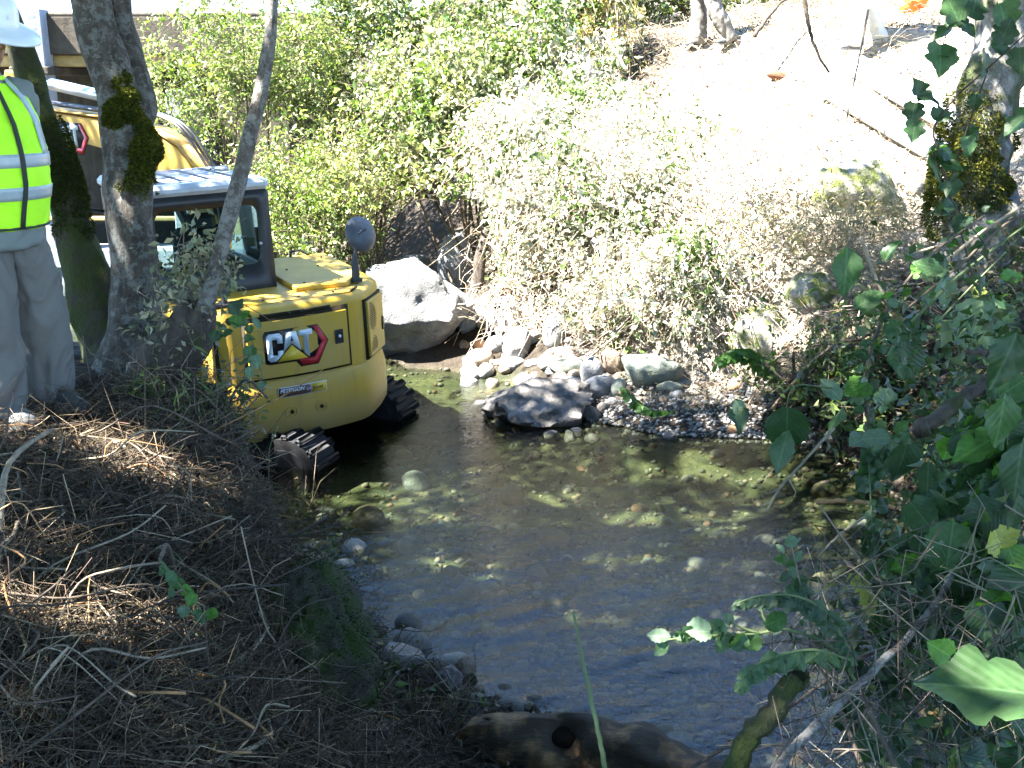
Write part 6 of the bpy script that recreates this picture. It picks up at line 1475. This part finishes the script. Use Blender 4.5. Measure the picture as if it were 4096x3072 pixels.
vine('broad_leaf_plant', 'dense dark broad leaved plant filling the right edge', 'plant', nb(2.15,2.05),
     [[(1000,760,2.6),(985,660,2.7),(975,560,2.8),(985,470,2.9)], [(1020,768,2.4),(1015,620,2.6),(1005,500,2.8),(1010,400,2.9)], [(960,768,2.7),(940,660,2.9),(930,560,3.0),(945,480,3.1)], [(1030,700,2.3),(1000,560,2.6),(960,520,2.9)], [(985,600,2.7),(955,585,2.8),(915,560,2.9),(890,575,3.0)], [(1030,480,2.8),(990,440,2.9),(955,430,3.0)], {'p':[(1030,690,1.6),(1026,680,1.6)],'r':.004,'m':4}],
     [(976,446,58,205,'oval','b',2.9),(983,462,50,200,'oval','m',2.9),(900,463,40,-110,'lobed','d',3.2),(955,540,42,110,'heart','p',2.8),(950,547,48,80,'round','m',2.7),(997,547,34,-80,'heart','y',2.6),(1005,568,40,-100,'lobed','b',2.6),(978,690,104,176,'lobed','m',1.55),(938,652,26,160,'heart','b',2.0),(1012,470,60,-110,'oval','d',2.7),(1010,360,60,-105,'oval','d',2.7),(1000,420,55,-100,'oval','m',2.7),(1015,520,55,-95,'oval','d',2.6),(910,520,36,-90,'heart','m',3.0),(935,505,34,-60,'round','d',3.0),(925,480,38,-100,'oval','d',3.0),(960,480,40,-120,'oval','d',2.9),(1015,600,46,-120,'heart','d',2.5),(990,620,40,-80,'heart','d',2.5)],
     2.8, fill=((0,44),(1,60),(2,46),(3,40),(4,30),(5,36)), seed=103, palette='dddmmb', size=.085)
vine('trailing_vine', 'trailing leafy vine hanging from the right over the dim water', 'vine', nb(1.6,2.3),
     [[(905,768,2.9),(890,690,3.0),(880,600,3.1),(872,520,3.2),(868,440,3.3)], [(880,600,3.1),(905,560,3.1),(930,520,3.1)], [(890,690,3.0),(850,660,3.0),(830,640,3.0)], [(900,768,2.8),(860,720,2.9),(840,690,2.9)], [(885,640,3.1),(925,620,3.0),(950,600,2.9)], [(868,480,3.3),(880,450,3.3),(905,430,3.3)]],
     [], 3.0, fill=((0,60),(1,26),(2,22),(3,24),(4,34),(5,20)), seed=104, palette='ddmmp', size=.065)
vine('leafy_spray', 'small spray of sunlit pale green leaves reaching left over the water', 'plant', nb(1.15,1.9),
     [{'p':[(860,690,2.6),(835,650,2.6),(790,630,2.6),(755,634,2.6),(710,636,2.6),(664,640,2.6)],'m':4,'r':.005}, [(760,634,2.6),(742,628,2.6),(730,622,2.6)], [(775,632,2.6),(764,618,2.6),(762,608,2.6)]],
     [(699,628,24,160,'round','p',2.6),(659,636,24,175,'oval','p',2.6),(719,641,22,-120,'round','p',2.6),(714,630,20,100,'round','m',2.6),(729,618,15,100,'heart','p',2.6),(664,651,20,-115,'oval','m',2.6),(760,606,14,110,'oval','p',2.6)], 2.6, fill=((0,14),), seed=105, palette='mpm', size=.05)
vine('leafy_sprout', 'upright sprout with small curled leaves standing before the blue water', 'plant', nb(1.1,2.0),
     [{'p':[(812,640,2.9),(803,597,2.9),(796,565,2.9),(789,534,2.9)],'m':1,'r':.003}], [(782,548,12,110,'oval','p'),(798,556,14,60,'oval','p'),(784,563,18,-110,'oval','m'),(793,572,14,-60,'oval','p'),(788,578,16,-120,'oval','d'),(800,586,18,-70,'heart','m'),(795,594,18,-110,'heart','m'),(806,592,14,-20,'oval','p')], 2.9, fill=((0,10),), seed=106, palette='mpd', size=.035)
# fern fronds: leaflets in two rows along an arching rib
def fern(label, root_pt, pts, t, leaf_px, c, seed, n=26, droop=-90):
    rg = np.random.default_rng(seed); base = np.asarray(root_pt, float); root = empty('fern', base); tag(root, label, 'fern')
    P = catmull(np.array([att(a[0], a[1], a[2] if len(a) > 2 else t) for a in pts]), 8); V, F = tube_geo(P-base, np.linspace(.004,.0015,len(P)), 6); obj('rib', npmesh('rib', V, F, M_stick[4], True), root)
    for k in range(n):
        f = k/(n-1); p = P[int(f*(len(P)-1))]; s = leaf_px/FPX*t*(.35+.65*math.sin(math.pi*(f*.85+.12)))
        for sd in (-1, 1): put_leaf(root, base, p, s, droop+sd*38+rg.uniform(-8,8), 'oval', c, 2, rg, .25)
    return root
fern('dark fern frond arching left above the sunlit spray', nb(1.3,1.9), [(850,650,2.5),(825,612,2.5),(795,596,2.5),(760,596,2.5),(735,604,2.5)], 2.5, 20, 'd', 111)
fern('drooping dark green fern frond below the sunlit spray', nb(1.3,1.9), [(850,660,2.5),(815,650,2.5),(780,655,2.5),(752,668,2.5),(738,690,2.5)], 2.5, 22, 'm', 112)
fern('yellowish small fern curling beside the leafy sprout', nb(1.5,2.1), [(872,610,2.9),(866,590,2.9),(858,574,2.9),(850,578,2.9)], 2.9, 14, 'y', 113, 14)
fern('light green fern on the gravel right of the flat slab', onland(740,372), [onland and (770,372,9.9),(752,352,9.8),(735,350,9.7),(716,365,9.6)], 9.7, 18, 'b', 114, 18)
fern('flat green fern frond lying on the gravel beach', onland(640,405), [(624,388,10.0),(636,402,9.9),(652,410,9.8),(672,411,9.7)], 9.8, 11, 'b', 115, 18)
# branches and sticks of the right foreground, each a thing
for lab, nm, pts, r0, r1, m in (
  ('thick mossy broken branch stub rising at the bottom right', 'mossy_branch', [(722,790,2.5),(745,745,2.5),(775,705,2.5),(802,672,2.5)], .026, .024, B_moss),
  ('long grey branch slanting up across the bottom right', 'grey_branch', [(765,785,2.4),(800,742,2.45),(850,694,2.5),(905,640,2.6),(940,598,2.7),(965,540,2.8)], .011, .008, B_thin),
  ('thin dark branch below the long grey branch', 'thin_branch', [(690,768,2.7),(770,720,2.7),(850,665,2.75),(900,640,2.8)], .005, .004, B_dark),
  ('short grey cut stick poking left from the right edge plants', 'cut_stick', [(918,431,3.4),(955,404,3.5),(1002,370,3.6)], .024, .021, B_dark),
  ('orange brown bare stick lying level over the water edge', 'bare_stick', [(816,502,4.4),(850,501,4.4),(903,508,4.4)], .010, .008, M_stick[2]),
  ('forked bare twig hanging over the water at right', 'bare_twig', [(766,512,4.3),(780,488,4.3),(805,460,4.3),(834,428,4.4)], .004, .006, M_stick[1]),
  ('thin pale twig slanting right over dark water', 'bare_twig', [(818,556,3.6),(845,530,3.6),(880,508,3.6)], .0035, .005, M_stick[1]),
  ('single green stalk standing up from the bottom centre', 'green_stalk', [(606,775,2.3),(598,730,2.3),(585,670,2.35),(574,614,2.4)], .0055, .003, M_stick[4]),
  ('dark hanging twig in front of the bare slope', 'hanging_twig', [(803,-8,5.0),(808,22,5.0),(816,50,5.0),(829,72,5.0)], .010, .005, B_dark),
  ('pale hanging twig right of the dark hanging twig', 'hanging_twig', [(868,10,5.2),(862,45,5.2),(854,82,5.2),(847,118,5.2)], .005, .004, M_drydark),
  ('dark bough crossing the plants at the right edge', 'dark_bough', [(1030,345,3.6),(1000,352,3.6),(965,352,3.6)], .014, .010, B_dark),
  ('straw coloured dead stem across the right edge plants', 'dry_stalk', [(925,282,5.6),(965,245,5.6),(1030,200,5.6)], .009, .007, M_stick[1]),
  ('bleached dead stem below the straw coloured stem', 'dry_stalk', [(905,310,5.4),(960,265,5.4),(1005,225,5.5),(1032,212,5.5)], .007, .006, M_stick[0])):
    P = catmull([att(*q) for q in pts], 6); rgx = np.random.default_rng(len(lab)*7); P = P+rgx.normal(size=P.shape)*r0*.2
    V, F = tube_geo(P-P[0], np.linspace(r0, r1, len(P)), 10, True, .25); o = obj(nm, npmesh(nm, V, F, m, True), None, P[0]); tag(o, lab, 'branch')
    if 'forked' in lab:
        for q in (((780,488,4.3),(768,494,4.3),(764,492,4.3)),((788,478,4.3),(796,492,4.3),(794,497,4.3)),((772,502,4.3),(762,506,4.3),(758,512,4.3))):
            V, F = tube_geo(np.array([att(*k) for k in q])-P[0], [.003,.0025,.002], 6); obj('fork', npmesh('fork', V, F, m, True), o)
# tangle of thin stems and shed leaves in the dark corner at lower right
P = bankpts(rg, 1, (0,1), (500,501)) if False else None
rg2 = np.random.default_rng(121); n = 260
px = rg2.uniform(790, 1060, n); py = 560+rg2.random(n)*230; tt = rg2.uniform(2.3, 3.6, n); A = np.array([att(a, b, c) for a, b, c in zip(px, py, tt)])
d = rg2.normal(size=(n,3)); L_ = rg2.uniform(.1,.5,n); d /= np.linalg.norm(d, axis=1)[:,None]
ok = A[:,2] > land(A[:,0], A[:,1])-.1; A, d, L_ = A[ok], d[ok], L_[ok]
V, F, idx = twigs_geo(A-d*L_[:,None]/2, A+d*L_[:,None]/2, rg2.uniform(.001,.003,len(A)), .30, rg2, 4, 6)
o = obj('stem_tangle', npmesh('stem_tangle', V, F, M_tw, False, cols=leaf_cols(len(A), (.10,.085,.06), .5, (.25,.21,.15), .2, rg2)[idx])); tag(o, 'tangle of thin dry stems in the dark lower right corner', 'stems', kind='stuff')
for k, (cx, cy, tt, nn_, lab) in enumerate(((960,640,3.2,1500,'mass of small dim leaves in the dark lower right corner'),(985,420,3.9,1500,'mass of small dim leaves along the right edge above the cut stick'))):
    px = rg2.normal(cx, 55, nn_); py = rg2.normal(cy, 75, nn_); A = np.array([att(a, b, c) for a, b, c in zip(px, py, rg2.normal(tt, .25, nn_))])
    A = A[A[:,2] > land(A[:,0], A[:,1])]
    V, F, idx = leaves_geo(A, .042*rg2.uniform(.5,1.5,len(A)), None, .6, .9, rg2, .3, .4)
    o = obj('understorey_leaves', npmesh('understorey_leaves', V, F, M_leaf, False, cols=leaf_cols(len(A), (.03,.055,.018), .4, (.06,.08,.04), .3, rg2)[idx])); tag(o, lab, 'leaves', kind='stuff')
# bramble shoot with fresh leaves in front of the excavator door
vine('bramble_shoot', 'thin bramble shoot with green leaves in front of the excavator door', 'bramble', nb(-1.45,5.35),
     [[(268,398,5.3),(255,396,5.3),(230,402,5.3)], [(232,402,5.25),(262,392,5.25),(255,350,5.25),(243,320,5.25),(236,300,5.3)], [(243,320,5.25),(225,322,5.25),(210,340,5.25)], [(236,300,5.3),(262,315,5.2),(272,322,5.2)]],
     [(237,322,13,-90,'heart','b',5.25),(246,315,10,30,'heart','b',5.25),(258,322,14,-40,'oval','p',5.2),(233,308,11,120,'heart','d',5.25),(240,304,11,60,'heart','d',5.25),(252,352,13,-70,'heart','m',5.25),(256,362,14,-80,'heart','p',5.25),(246,360,10,180,'heart','m',5.25),(251,372,14,-85,'oval','p',5.25),(226,335,12,200,'heart','m',5.25),(221,328,12,160,'oval','p',5.25),(216,337,12,-90,'heart','d',5.25),(262,385,8,0,'heart','p',5.25),(250,340,10,10,'heart','m',5.25)], 5.25, fill=((1,6),(2,6)), seed=131, palette='mmpd', smat=0, sr=.0025, size=.05)
vine('nettle_sprig', 'small green sprig lying on the brush pile', 'plant', onland(180,590), [[onland and (160,560,3.15),(180,585,3.1),(202,612,3.05)]], [(172,578,12,-120,'heart','m',3.1),(176,585,14,-80,'heart','m',3.1),(192,600,14,-110,'heart','b',3.05),(184,612,12,-100,'heart','p',3.05),(200,620,11,-60,'heart','m',3.05),(170,593,10,200,'heart','m',3.1)], 3.1, fill=((0,6),), seed=132, palette='mmb', size=.035)
